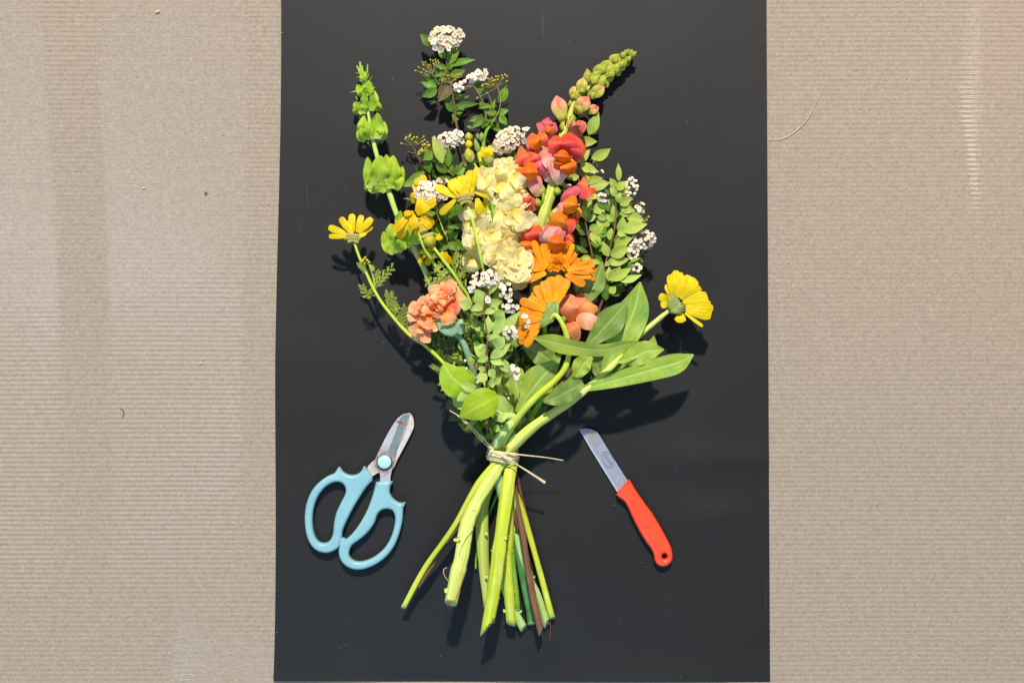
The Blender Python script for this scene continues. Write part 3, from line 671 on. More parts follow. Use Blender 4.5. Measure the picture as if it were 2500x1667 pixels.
# ================= bells of Ireland =================
def build_bells():
    T = Thing('bells_of_ireland', "tall bells of Ireland stem at the bouquet's left, ringed with lime green cup shaped bells", 'flower stem', P('n', BX, BY, 20))
    stem(T, path(('A', [(185, 640, 12), (205, 780, 14), (240, 960, 17), (290, 1240, 21), (330, 1400, 22)]), ('C', [(640, 240, 23), (700, 370, 25), (790, 620, 27), (950, 930, 27), (1060, 1150, 26), (1130, 1330, 24)]),
                 ('n', [(1110, 850, 22), (1170, 990, 22), (1224, BY, 22), (1258, 1260, 9), (1290, 1390, 8), (1322, 1500, 8)])),
         [2.5, 3.5, 4, 5, 5.5, 6.5, 7, 7, 7.5, 7.5, 7.5, 7.5, 7.5, 8, 8, 8, 7.5], 'st_bell', cutang=.8)
    for (f, b, t, w, z, mt_) in [('A', (175, 640), (160, 458), 14, 14, 'bell'), ('A', (200, 640), (128, 500), 12, 16, 'bell'), ('A', (225, 640), (238, 485), 9, 14, 'bell'), ('A', (190, 650), (180, 500), 12, 19, 'bell'), ('A', (210, 650), (205, 560), 22, 18, 'bell'), ('A', (170, 660), (175, 580), 22, 18, 'bell')]:
        petal(T, f, b, t, w, (z, z + 2), mt_, 'bract', prof='strap', tooth=.3, rnd=-.3)
    for (f, b, t, w) in [('A', (190, 610), (105, 570), 3), ('A', (200, 620), (110, 625), 3), ('A', (230, 650), (285, 600), 3), ('A', (220, 640), (250, 560), 3), ('A', (240, 720), (325, 708), 4), ('A', (180, 780), (55, 770), 6), ('A', (130, 860), (110, 800), 7), ('A', (370, 1200), (450, 1215), 4), ('A', (360, 1220), (430, 1190), 4), ('C', (690, 240), (740, 200), 5), ('C', (680, 250), (720, 260), 5), ('A', (240, 1260), (248, 1290), 4)]:
        petal(T, f, b, t, w, (18, 20), 'bell', 'spine', prof='leaf', nu=6, nv=2, tooth=0, rnd=0, bend=.15)
    sh = [ # frame, base, tip, halfwidth, z
        ('A', (205, 790), (128, 690), 42, 14), ('A', (225, 790), (248, 645), 52, 20), ('A', (250, 785), (288, 700), 34, 16), ('A', (190, 800), (150, 720), 38, 19), ('A', (215, 800), (225, 720), 34, 25),
        ('A', (205, 925), (205, 780), 42, 26), ('A', (275, 955), (280, 790), 38, 24), ('A', (320, 960), (303, 745), 34, 18), ('A', (160, 950), (98, 870), 38, 15), ('A', (190, 985), (150, 860), 42, 21), ('A', (345, 960), (340, 860), 28, 20), ('A', (135, 990), (85, 930), 26, 13), ('A', (200, 980), (250, 880), 38, 15),
        ('A', (315, 1235), (335, 972), 68, 32), ('A', (255, 1245), (212, 1048), 50, 29), ('A', (185, 1265), (160, 1120), 45, 24), ('A', (385, 1240), (400, 1060), 45, 24), ('A', (165, 1210), (205, 1000), 46, 18), ('A', (350, 1245), (370, 1080), 42, 28), ('A', (210, 1260), (135, 1150), 38, 20), ('A', (390, 1240), (425, 1140), 30, 20), ('A', (270, 1240), (330, 1130), 48, 22),
        ('C', (600, 300), (612, 0), 88, 40), ('C', (510, 330), (485, 15), 52, 32), ('C', (750, 335), (745, 0), 78, 34), ('C', (575, 375), (500, 190), 66, 30), ('C', (780, 345), (835, 110), 50, 28), ('C', (690, 270), (672, -10), 58, 26), ('C', (520, 350), (465, 260), 38, 24), ('C', (610, 370), (640, 230), 52, 36), ('C', (770, 345), (840, 215), 40, 34), ('C', (720, 330), (690, 200), 48, 38),
        ('C', (725, 975), (645, 765), 58, 34), ('C', (790, 985), (740, 690), 80, 38), ('C', (850, 930), (800, 700), 78, 42), ('C', (910, 880), (885, 640), 82, 40), ('C', (985, 885), (1020, 740), 62, 34), ('C', (700, 830), (720, 685), 46, 30), ('C', (760, 990), (690, 850), 50, 42), ('C', (940, 890), (965, 780), 56, 44), ('C', (790, 700), (820, 555), 34, 40), ('C', (780, 960), (860, 830), 60, 46)]
    for f, b, t, w, z in sh:
        k_ = random.random(); T.part('bell', blade(V(f, [(b[0], b[1], z - 5), ((b[0] + t[0]) / 2 + random.uniform(-6, 6), (b[1] + t[1]) / 2, z + (3 if k_ < .5 else -2)), (t[0], t[1], z + random.uniform(-2, 3))]), W(f, w * 1.1), 'shell2', 16, 12, fold=random.uniform(-.25, .25), cup=-.12 if k_ < .5 else .28, wave=.20, wf=1.7, roll=random.uniform(-.45, .45), rnd=0, ridge=.035, nrg=5), Mt['bell'])
build_bells()

# ================= marguerite daisies =================
def daisy_head(T, f, c, petals, calyx, stemdir, z, mat='yellow', zz=4):
    cx, cy = c; a = P(f, calyx[0], calyx[1], z); dr = (P(f, cx, cy, z) - a)
    head = T.part('flower_head', ribbed(a, a + dr * .85, W(f, calyx[2] * .92), 13, amp=.09, prof=DOME, flat=.7), Mt['calyxm'])
    k = W(f, calyx[2]); ax = dr.normalized(); sd = Vector((-ax.y, ax.x, 0)); gs = []
    for r_ in range(3):
        for i in range(7 + r_):   # scale-like bracts
            t = (i - (6 + r_) / 2) / (3.4 + r_ * .5); t = max(-.98, min(.98, t)); b = a + ax * dr.length * (.05 + .26 * r_ - .12 * abs(t) * (2 - r_)) + sd * k * t * (.45 + .24 * r_) + Vector((0, 0, k * .62 * math.sqrt(max(0, 1 - t * t)) * (.6 + .2 * r_) + .0004)); d_ = (ax + sd * t * .7).normalized()
            gs.append(blade([b, b + d_ * .0022 + Vector((0, 0, .0005)), b + d_ * .0044], .0015, 'ovate', 5, 3, cup=-.5))
    T.part('bracts', merge(*gs)[:3], Mt['calyxm'], parent=head)
    for i, (b, t, w_) in enumerate(petals):
        petal(T, f, b, t, w_ * 1.0, (z + 2 + (i % 3) * 1.5, z + random.uniform(-2, zz)), mat, parent=head, rnd=.20, tooth=.2, wave=.08, cup=-.08)
    return head
def build_daisies():
    g = 'marguerite daisies in the bouquet'
    T = Thing('yellow_daisy', 'yellow daisy on a long thin stem leaning out furthest to the left of the bouquet', 'flower stem', P('n', BX, BY, 36), g)
    stem(T, path(('C', [(345, 860, 36), (400, 1020, 37), (480, 1200, 38), (560, 1370, 38), (680, 1550, 38)]), ('E', [(130, 600, 38), (260, 690, 38), (420, 840, 36), (600, 1060, 36)]), ('n', [(1190, 1030, 34), (1222, BY, 33), (1272, 1240, 16), (1313, 1378, 13), (1348, 1507, 11)])), [3.2, 3.2, 3.4, 3.6, 3.8, 4, 4, 4, 4.3, 5, 6, 7, 7.5, 7.5, 7.5, 7.5], 'st_yel')
    daisy_head(T, 'C', (345, 785), [((290, 800), (92, 720), 36), ((280, 820), (95, 815), 26), ((310, 780), (210, 625), 36), ((335, 770), (318, 588), 38), ((375, 770), (425, 600), 32), ((395, 780), (528, 630), 36), ((400, 810), (530, 710), 26), ((385, 830), (470, 775), 22), ((330, 790), (270, 660), 30), ((260, 830), (250, 850), 14)], (340, 870, 82), None, 37)
    head = None
    umbel(T, 'C', (500, 1095), [(440, 1050), (460, 1030), (480, 1055), (500, 1075), (450, 1085), (430, 1065)], 40, .0016, 'budy', hubz=38)
    stem(T, V('C', [(560, 1330, 38), (535, 1200, 39), (500, 1095, 39)]), [2, 1.8, 1.6], 'st_lime', name='side_stem', n=8)
    for p_, w_ in [([(565, 1340), (620, 1240), (725, 1135)], 75), ([(460, 1180), (430, 1130), (405, 1095)], 45), ([(560, 1410), (480, 1400), (430, 1320)], 60), ([(480, 1200), (450, 1150), (440, 1110)], 40), ([(540, 1340), (500, 1370), (520, 1380)], 30), ([(670, 1540), (700, 1470), (700, 1400)], 80), ([(690, 1560), (740, 1520), (780, 1540)], 60), ([(505, 1100), (530, 1120), (540, 1150)], 30), ([(565, 1300), (575, 1210), (595, 1170)], 40)]:
        fern(T, 'C', p_, w_, 'fern', z=38)
    for p_, w_ in [([(60, 550), (80, 470), (100, 385)], 55), ([(20, 500), (10, 400), (5, 310)], 50), ([(400, 920), (360, 890), (325, 865)], 35), ([(430, 940), (400, 900), (350, 880)], 30), ([(120, 600), (130, 540), (150, 480)], 50), ([(90, 570), (60, 500), (60, 440)], 40)]: fern(T, 'E', p_, w_, 'fern', z=38)
    # second: large daisy beside the stock
    T = Thing('yellow_daisy', 'yellow daisy with broad petals whose thin stem crosses in front of the cream stock', 'flower stem', P('n', BX, BY, 36), g)
    stem(T, path(('C', [(1485, 480, 66), (1560, 720, 74), (1600, 900, 78), (1655, 1180, 70)]), ('n', [(1200, 760, 30), (1215, 950, 26), (1236, BY, 40), (1262, 1260, 26)])), [3.6, 3.4, 3.4, 3.4, 3.4, 3.6, 4, 4], 'st_lime')
    h = daisy_head(T, 'C', (1460, 385), [((1390, 420), (1170, 310), 40), ((1420, 400), (1330, 240), 66), ((1470, 385), (1440, 200), 70), ((1520, 385), (1530, 150), 56), ((1535, 380), (1585, 118), 26), ((1560, 370), (1710, 425), 18), ((1590, 430), (1625, 580), 42), ((1370, 445), (1215, 590), 34), ((1450, 395), (1380, 270), 44), ((1500, 380), (1500, 190), 50)], (1475, 480, 88), None, 70, 'yellow')
    T = Thing('yellow_daisy', 'drooping yellow daisy with folded back petals hanging over the lowest lime green bell', 'flower stem', P('n', BX, BY, 36), g)
    stem(T, path(('C', [(980, 720, 60), (1050, 920, 58), (1150, 1080, 50), (1220, 1210, 44), (1330, 1400, 36)]), ('n', [(1160, 860, 28), (1228, BY, 36), (1240, 1230, 24)])), [3.8, 3.8, 3.6, 3.6, 3.6, 3.6, 4, 4], 'st_lime')
    h = T.part('flower_head', ribbed(P('C', 975, 690, 58), P('C', 975, 625, 60), W('C', 44), 11), Mt['calyxm'])
    for b, t, w_, z1 in [((900, 600), (745, 765), 44, 58), ((890, 640), (800, 830), 44, 52), ((930, 590), (955, 735), 52, 66), ((990, 570), (1165, 455), 46, 64), ((975, 570), (1030, 420), 40, 62), ((1010, 590), (1140, 610), 40, 62), ((1020, 620), (1150, 700), 44, 60), ((1020, 650), (1060, 800), 44, 60), ((970, 690), (1010, 820), 36, 56), ((950, 570), (850, 590), 30, 66), ((1040, 650), (1120, 730), 36, 66), ((980, 590), (1100, 500), 44, 68)]:
        petal(T, 'C', b, t, w_, (62, z1), 'yellowdeep', parent=h, arch=3, rnd=.2, cup=-.05)
    T = Thing('yellow_daisy', 'golden yellow daisy mostly hidden behind the white florets between the bells and the cream stock', 'flower stem', P('n', BX, BY, 36), g)
    stem(T, path(('C', [(1060, 430, 36), (1120, 700, 34), (1290, 1000, 30), (1420, 1300, 26)]), ('n', [(1180, 900, 26), (1232, BY, 28), (1250, 1220, 20)])), [3.2] * 7, 'st_green')
    h = T.part('flower_head', ribbed(P('C', 1060, 430, 36), P('C', 1060, 370, 38), W('C', 60), 11), Mt['calyxm'])
    for b, t, w_, z1 in [((1080, 340), (1035, 195), 36, 42), ((1050, 350), (975, 230), 42, 44), ((1020, 370), (945, 290), 36, 40), ((1010, 400), (915, 405), 32, 40), ((1020, 430), (925, 465), 30, 38), ((1100, 420), (1170, 470), 40, 42), ((1030, 360), (950, 330), 30, 36), ((1050, 440), (1010, 560), 46, 44), ((1080, 440), (1100, 540), 46, 44)]:
        petal(T, 'C', b, t, w_, (40, z1), 'yellowdeep', parent=h, rnd=.3)
    T = Thing('daisy_bud', 'round green yellow daisy bud on a thin stem above the peach carnation', 'flower bud', P('n', BX, BY, 36))
    stem(T, path(('C', [(1130, 900, 58), (1230, 1030, 60), (1330, 1160, 58), (1420, 1300, 54), (1520, 1480, 46)]), ('n', [(1195, 900, 30), (1238, BY, 34), (1255, 1230, 22)])), [3.6] * 8, 'st_lime')
    b0 = P('C', 1130, 915, 60); T.part('bud', ribbed(b0, P('C', 1090, 805, 62), W('C', 62), 15, amp=.06, prof=lambda u: math.sin(math.pi * min(.95, .1 + u * .8)) ** .6, flat=.9), Mt['budy'])
    gs = []
    for r_ in range(4):
        for i in range(9):
            t = (i - 4) / 4.4; c0 = P('C', 1110, 870, 60); ax = (P('C', 1090, 805, 60) - b0).normalized(); sd = Vector((-ax.y, ax.x, 0)); k = W('C', 56)
            b = b0 + ax * (.004 + .0065 * r_) + sd * k * t * (.8 if r_ in (0, 3) else 1) + Vector((0, 0, k * .95 * math.sqrt(1 - t * t) * (.8 if r_ in (0, 3) else 1)))
            gs.append(blade([b, b + ax * .002 + Vector((0, 0, .0003)), b + ax * .0038], .0015, 'ovate', 4, 2, cup=-.5))
    T.part('bracts', merge(*gs)[:3], Mt['calyxm'])
    for p_, w_ in [([(1330, 1150), (1270, 1170), (1170, 1250)], 55), ([(1340, 1160), (1360, 1060), (1385, 980)], 40), ([(1400, 1260), (1300, 1240), (1150, 1270)], 50), ([(1230, 1030), (1180, 1010), (1140, 1020)], 40), ([(1390, 1230), (1440, 1180), (1440, 1150)], 50), ([(1290, 1100), (1220, 1110), (1170, 1150)], 40)]: fern(T, 'C', p_, w_, 'fern', z=54)
    T = Thing('yellow_daisy', 'small half open yellow daisy tucked low below the drooping daisy, left of the cream flowers', 'flower stem', P('n', BX, BY, 30), g)
    stem(T, path(('C', [(1100, 990, 30), (1190, 1150, 32), (1330, 1350, 30)]), ('n', [(1170, 900, 26), (1230, BY, 24), (1248, 1220, 18)])), [3.0] * 6, 'st_green')
    h = T.part('flower_head', ribbed(P('C', 1110, 1020, 32), P('C', 1100, 970, 34), W('C', 36), 9), Mt['calyxm'])
    for b, t, w_ in [((1080, 990), (1005, 965), 22), ((1070, 1000), (995, 1080), 20), ((1100, 1010), (1085, 1105), 34), ((1110, 960), (1150, 920), 30), ((1110, 1000), (1140, 1060), 30), ((1120, 960), (1100, 930), 26)]: petal(T, 'C', b, t, w_, (36, 38), 'yellowdeep', parent=h)
    petal(T, 'C', (1220, 975), (1320, 1090), 50, (40, 34), 'yellowdeep', parent=h); petal(T, 'C', (1190, 790), (1215, 850), 40, (40, 44), 'yellowdeep', parent=h)
    for p_, w_ in [([(1180, 560), (1150, 600), (1120, 640)], 40), ([(1250, 700), (1230, 640), (1190, 600)], 60), ([(1260, 640), (1260, 600), (1290, 580)], 50)]: fern(T, 'C', p_, w_, 'fernd', z=34)
build_daisies()

# ================= cream stock =================
STK = [fan_mesh('petal', Mt['cream'], .0160, 1.05, .075, 2 + i % 3, .16, .03, 20 + i, 8, 18) for i in range(8)]
def build_stock():
    T = Thing('cream_stock', 'thick spike of ruffled pale cream double stock flowers in the middle of the bouquet', 'flower stem', P('n', BX, BY, 36))
    stem(T, path(('a', [(1600, 560, 44), (1690, 900, 46), (1780, 1200, 46)]), ('D', [(200, 500, 48), (235, 720, 44), (260, 900, 30)]), ('n', [(1210, 700, 24), (1225, 950, 26), (1246, 1050, 32), (1252, BY, 35), (1243, 1166, 44), (1234, 1230, 50), (1221, 1326, 56), (1209, 1420, 54), (1190, 1532, 48)])),
         [5, 7, 8, 9, 9, 9, 9, 9, 10, 13, 15, 15.5, 16, 15.5, 14.5], 'st_yel', cutang=1.6, seg=22, bump=.02, nubs=[('N', 1200, 120, 50, 30, 10, 5), ('N', 1070, 280, 50, -35, -5, 5), ('N', 1105, 790, 52, 30, -15, 5), ('N', 1190, 100, 54, -20, 30, 5)])
    stem(T, V('D', [(250, 560, 62), (270, 700, 62), (275, 830, 56)]), [4, 4, 4], 'st_green', name='flower_stalk')
    stem(T, V('a', [(1530, 920, 48), (1640, 1080, 48), (1710, 1220, 46)]), [2.6, 2.8, 3], 'st_lime', name='flower_stalk')
    stem(T, V('a', [(1830, 940, 50), (1835, 1100, 48), (1830, 1200, 46)]), [2.6, 2.6, 2.6], 'st_lime', name='flower_stalk')
    stem(T, V('D', [(330, 640, 56), (350, 560, 56), (380, 420, 50)]), [3, 3, 3], 'st_green', name='flower_stalk')
    rs = random.Random(5)
    # centres: frame D x,y, radius factor, z
    cs = [(365, 240, 1.0, 46), (440, 235, .75, 44), (500, 330, 1.0, 44), (190, 370, 1.05, 54), (330, 420, 1.15, 58), (110, 350, .8, 50), (420, 530, .9, 46), (510, 520, .9, 48), (60, 690, 1.0, 46), (130, 650, .8, 44), (330, 720, .95, 54), (420, 690, 1.1, 60), (550, 750, 1.0, 56), (220, 880, 1.2, 62), (340, 930, 1.0, 58), (90, 960, .95, 50), (460, 940, .55, 46), (210, 1020, .9, 58), (400, 1060, 1.15, 64), (330, 1150, 1.15, 66), (60, 1160, .85, 40), (480, 1180, 1.2, 66), (570, 1150, 1.05, 58), (410, 1270, 1.0, 60), (500, 1290, .95, 52), (270, 1050, .9, 62), (240, 330, .8, 52), (30, 820, .6, 40)]
    for i, (x, y, k, z) in enumerate(cs):
        c = P('D', x, y, z); tilt = Vector(((x - 300) / 420, -(y - 700) / 2600 - .15, 1)) + Vector((rs.uniform(-.4, .4), rs.uniform(-.4, .4), 0))
        h = T.part('flower', ball(c - Vector((0, 0, .003)), .0035 * k, 8, 5), Mt['creamcore'])
        n = 8
        for j in range(n):
            el = [.05, .22, .5, .85][min(3, j * 4 // n)] + rs.uniform(-.12, .12); sc = k * [1.1, 1.0, .8, .6][min(3, j * 4 // n)] * rs.uniform(.85, 1.1)
            T.inst('petal', rs.choice(STK), place(c + Vector((0, 0, .001 * (j / n))), j * 2.4 + rs.uniform(-.4, .4), el + rs.uniform(-.1, .15), sc, rs.uniform(-.35, .35), tilt), parent=h)
    for i, (b, t, w_, z) in enumerate([((420, 1010), (500, 900), 28, 50), ((20, 650), (-10, 610), 50, 44), ((1470 - 1485, 690), (-20, 800), 34, 46), ((20, 880), (-30, 840), 40, 50), ((60, 1080), (-20, 900), 55, 50), ((30, 1100), (60, 1240), 50, 46), ((520, 1330), (545, 1420), 55, 40), ((480, 1340), (500, 1440), 36, 38)]):
        petal(T, 'D', b, t, w_, (z, z + 3), 'cream', 'loose_petal', cup=-.3, wave=.15, tooth=0)
    for b, t, w_ in [((1010, 1040), (1200, 1090), 66), ((960, 1080), (1080, 1275), 60), ((900, 1050), (960, 1260), 50), ((1080, 1100), (1140, 1285), 60), ((830, 830), (860, 970), 60), ((760, 860), (800, 1010), 44), ((690, 920), (575, 905), 56), ((900, 400), (1000, 525), 66), ((810, 370), (690, 400), 58), ((1010, 320), (1115, 400), 62), ((930, 300), (885, 240), 56), ((980, 520), (1110, 560), 58), ((1020, 640), (1190, 745), 62), ((900, 640), (880, 790), 46), ((1050, 700), (1100, 825), 46), ((690, 650), (580, 690), 42), ((620, 740), (590, 865), 26), ((650, 1080), (650, 1185), 50), ((840, 1000), (780, 1130), 46), ((960, 1010), (890, 1120), 50), ((700, 780), (640, 860), 44), ((860, 300), (960, 240), 44)]:
        T.part('petal', blade(V('S', [(*b, 66), ((b[0] + t[0]) / 2, (b[1] + t[1]) / 2, 72), (*t, 68)]), W('S', w_), 'lobe', 14, 14, cup=random.uniform(-.2, .2), wave=.22, wf=1.5, fold=random.uniform(-.2, .3), rnd=.25, jag=.07, ridge=.04, nrg=5, roll=random.uniform(-.3, .3)), Mt['cream'])
    for fx, b, t, r_, m in [('a', (1490, 900), (1420, 640), 105, 'budy'), ('a', (1460, 640), (1440, 480), 75, 'yellow'), ('a', (1460, 500), (1430, 340), 82, 'budy'), ('a', (1830, 930), (1790, 620), 120, 'budy'), ('a', (1640, 740), (1560, 460), 60, 'calyx'), ('a', (1690, 520), (1690, 340), 62, 'calyx'), ('a', (1620, 480), (1610, 350), 36, 'calyx'), ('D', (245, 580), (245, 450), 56, 'calyx'), ('a', (1620, 1240), (1620, 1090), 60, 'budy')]:
        T.part('bud', lathe(P(fx, *b, 46), P(fx, *t, 48), W(fx, r_), EGG, 12, 9), Mt[m])
    for b, t, w_ in [((1820, 930), (1700, 780), 36), ((1840, 930), (1920, 760), 34), ((1490, 915), (1350, 760), 34), ((1500, 915), (1550, 760), 24), ((1830, 930), (1800, 780), 26)]:
        petal(T, 'a', b, t, w_, (56, 54), 'calyx', 'sepal', prof='leaf', tooth=0, rnd=0)
    for b, t, w_ in [((1790, 850), (1690, 620), 38), ((1810, 830), (1780, 630), 38), ((1830, 830), (1850, 590), 36), ((1850, 840), (1890, 640), 34), ((1770, 850), (1650, 740), 34)]: petal(T, 'a', b, t, w_, (56, 58), 'yellow', 'bud_petal', rnd=.4, tooth=.2, wave=.15)
build_stock()

# ================= snapdragon =================
def build_snap():
    T = Thing('snapdragon', 'red, pink and orange snapdragon spike with a green budding tip pointing to the upper right', 'flower stem', P('n', BX, BY, 24))
    stem(T, path(('B', [(1440, 180, 8), (1250, 330, 10), (1060, 470, 12), (920, 650, 16), (850, 850, 20), (800, 950, 24)]), ('D', [(870, 380, 34), (800, 600, 38), (745, 800, 38), (740, 980, 34)]), ('n', [(1300, 760, 22), (1275, 950, 20), (1228, BY, 18), (1182, 1220, 22), (1178, 1330, 18), (1190, 1480, 8)])),
         [4, 6, 7, 8, 9, 10, 12.5, 13, 13, 13, 12, 12, 12, 14, 14, 11], 'st_snap', seg=20, bump=.03)
    for b, t, r_, z, m in [((1430, 200), (1505, 118), 36, 10, 'snapgreen'), ((1385, 190), (1455, 112), 38, 9, 'snapgreen'), ((1400, 255), (1485, 175), 38, 10, 'snapgreen'), ((1345, 235), (1425, 150), 42, 13, 'snapgreen'), ((1355, 290), (1435, 215), 42, 12, 'snapgreen'), ((1280, 220), (1360, 140), 45, 10, 'snapgreen'), ((1290, 300), (1375, 220), 48, 15, 'snapgreen'), ((1320, 335), (1395, 285), 38, 9, 'snapgreen'), ((1185, 290), (1270, 200), 45, 12, 'snapgreen'), ((1240, 330), (1325, 250), 48, 15, 'snapgreen'), ((1230, 390), (1322, 330), 42, 12, 'snapgreen'), ((1125, 350), (1190, 235), 48, 13, 'snapgreen'), ((1180, 310), (1240, 215), 40, 16, 'snapgreen'), ((1145, 450), (1215, 350), 46, 16, 'snapgreen'), ((1095, 430), (1170, 350), 50, 18, 'snapgreen'), ((1200, 455), (1270, 400), 38, 11, 'snapgreen'), ((1465, 150), (1512, 105), 24, 10, 'snapgreen'), ((1410, 170), (1490, 105), 30, 12, 'snapgreen'), ((1106, 381), (1168, 309), 36, 18, 'snapgreen'), ((1171, 432), (1232, 361), 35, 17, 'snapgreen'), ((1145, 354), (1205, 284), 34, 16, 'snapgreen'), ((1145, 315), (1205, 246), 34, 17, 'snapgreen'), ((1183, 328), (1242, 260), 33, 17, 'snapgreen'), ((1243, 372), (1301, 305), 33, 16, 'snapgreen'), ((1261, 357), (1318, 291), 32, 19, 'snapgreen'), ((1279, 342), (1335, 277), 32, 19, 'snapgreen'), ((1297, 327), (1352, 263), 31, 17, 'snapgreen'), ((1315, 312), (1369, 249), 31, 16, 'snapgreen'), ((1333, 297), (1386, 235), 30, 17, 'snapgreen'), ((1304, 216), (1356, 156), 30, 18, 'snapgreen'), ((1370, 267), (1420, 208), 29, 19, 'snapgreen'), ((1388, 252), (1437, 194), 29, 16, 'snapgreen'), ((1391, 217), (1440, 159), 28, 16, 'snapgreen'), ((1384, 166), (1432, 110), 28, 19, 'snapgreen'), ((1442, 207), (1488, 152), 27, 16, 'snapgreen'), ((1424, 142), (1469, 88), 27, 18, 'snapgreen'), ((1454, 144), (1499, 91), 26, 16, 'snapgreen'), ((1496, 162), (1540, 110), 26, 17, 'snapgreen'),
        ((1060, 420), (1050, 292), 46, 14, 'snapgreen'), ((985, 550), (1002, 385), 48, 18, 'snapgp'), ((1055, 570), (1210, 470), 52, 18, 'snapgp'), ((905, 600), (915, 465), 42, 14, 'snapgp'), ((930, 590), (975, 480), 46, 16, 'snapgreen'), ((885, 670), (880, 600), 30, 14, 'snapgreen'),
        ((930, 730), (1050, 575), 72, 24, 'snapbud'), ((1040, 720), (1155, 670), 45, 18, 'snapbud'), ((810, 830), (740, 570), 60, 26, 'snapbud')]:
        T.part('bud', lathe(P('B', *b, z), P('B', *t, z + 1), W('B', r_ * 1.08), (lambda u: math.sin(math.pi * min(.97, .10 + u * .86)) ** .75 * (1.1 - .25 * u)) if m == 'snapgreen' else (lambda u: math.sin(math.pi * min(.97, .08 + u * .88)) ** .55 * (1 - .15 * u)), 14, 10, .85), Mt[m])
        if m in ('snapbud', 'snapgp'):
            dx, dy = t[0] - b[0], t[1] - b[1]
            for sg in (-1, 1):
                T.part('bud_petal', blade(V('B', [(b[0] + dx * .25 + dy * .10 * sg, b[1] + dy * .25 - dx * .10 * sg, z + 4), (b[0] + dx * .7 + dy * .16 * sg, b[1] + dy * .7 - dx * .16 * sg, z + 1 + .115 * r_), (b[0] + dx * 1.06, b[1] + dy * 1.06, z + .05 * r_)]), [W('B', q * r_) for q in (.35, .62, .5, .12)], nu=10, nv=8, cup=-.35, wave=.08, rnd=.1), Mt['snapbud' if m == 'snapbud' else 'snapgp'])
            T.part('sepal', blade(V('B', [(b[0], b[1], z + 3), (b[0] + dx * .22, b[1] + dy * .22, z + 2 + .11 * r_), (b[0] + dx * .5, b[1] + dy * .5, z + 2 + .11 * r_)]), W('B', r_ * .7), 'ovate', 8, 6, cup=-.4), Mt['snapgreen'])
        if m == 'snapgreen': 
            t2 = (b[0] + (t[0] - b[0]) * 1.12, b[1] + (t[1] - b[1]) * 1.12)
            petal(T, 'B', b, t2, r_ * 1.05, (z + 5.0 * r_ / 45, z + 4.5 * r_ / 45), 'snapgreen', 'sepal', prof='ovate', cup=-.5, tooth=0, rnd=0, nu=7, nv=4)
    T.part('spike_core', tube(V('B', [(1070, 450, 12), (1180, 370, 11), (1300, 270, 11), (1400, 190, 10), (1490, 125, 9)]), [W('B', q) for q in (40, 62, 66, 52, 24)], 14, 30, True, .04), Mt['snapgreen'])
    # sepals on stem
    for f, b, t, r_, z in [('B', (820, 830), (800, 730), 42, 26), ('B', (900, 830), (900, 740), 40, 22), ('B', (780, 900), (800, 810), 24, 30), ('D', (745, 490), (755, 370), 48, 40), ('D', (730, 600), (700, 510), 42, 38), ('D', (905, 480), (915, 400), 46, 40), ('D', (830, 270), (860, 215), 34, 38), ('D', (860, 740), (880, 620), 44, 38), ('D', (700, 780), (680, 700), 42, 34), ('D', (820, 830), (800, 790), 26, 40), ('D', (950, 390), (975, 330), 30, 34), ('D', (700, 640), (720, 580), 34, 30)]:
        T.part('calyx', lathe(P(f, *b, z), P(f, *t, z + 2), W(f, r_), EGG, 10, 7), Mt['snapgreen'])
    for f, b, t, w_ in [('D', (760, 560), (780, 430), 12), ('D', (790, 800), (830, 690), 12), ('B', (790, 900), (820, 800), 12), ('B', (870, 850), (900, 740), 14)]: petal(T, f, b, t, w_, (44, 42), 'st_snap' and 'snapgreen', 'bract', prof='leaf', tooth=0, rnd=0)
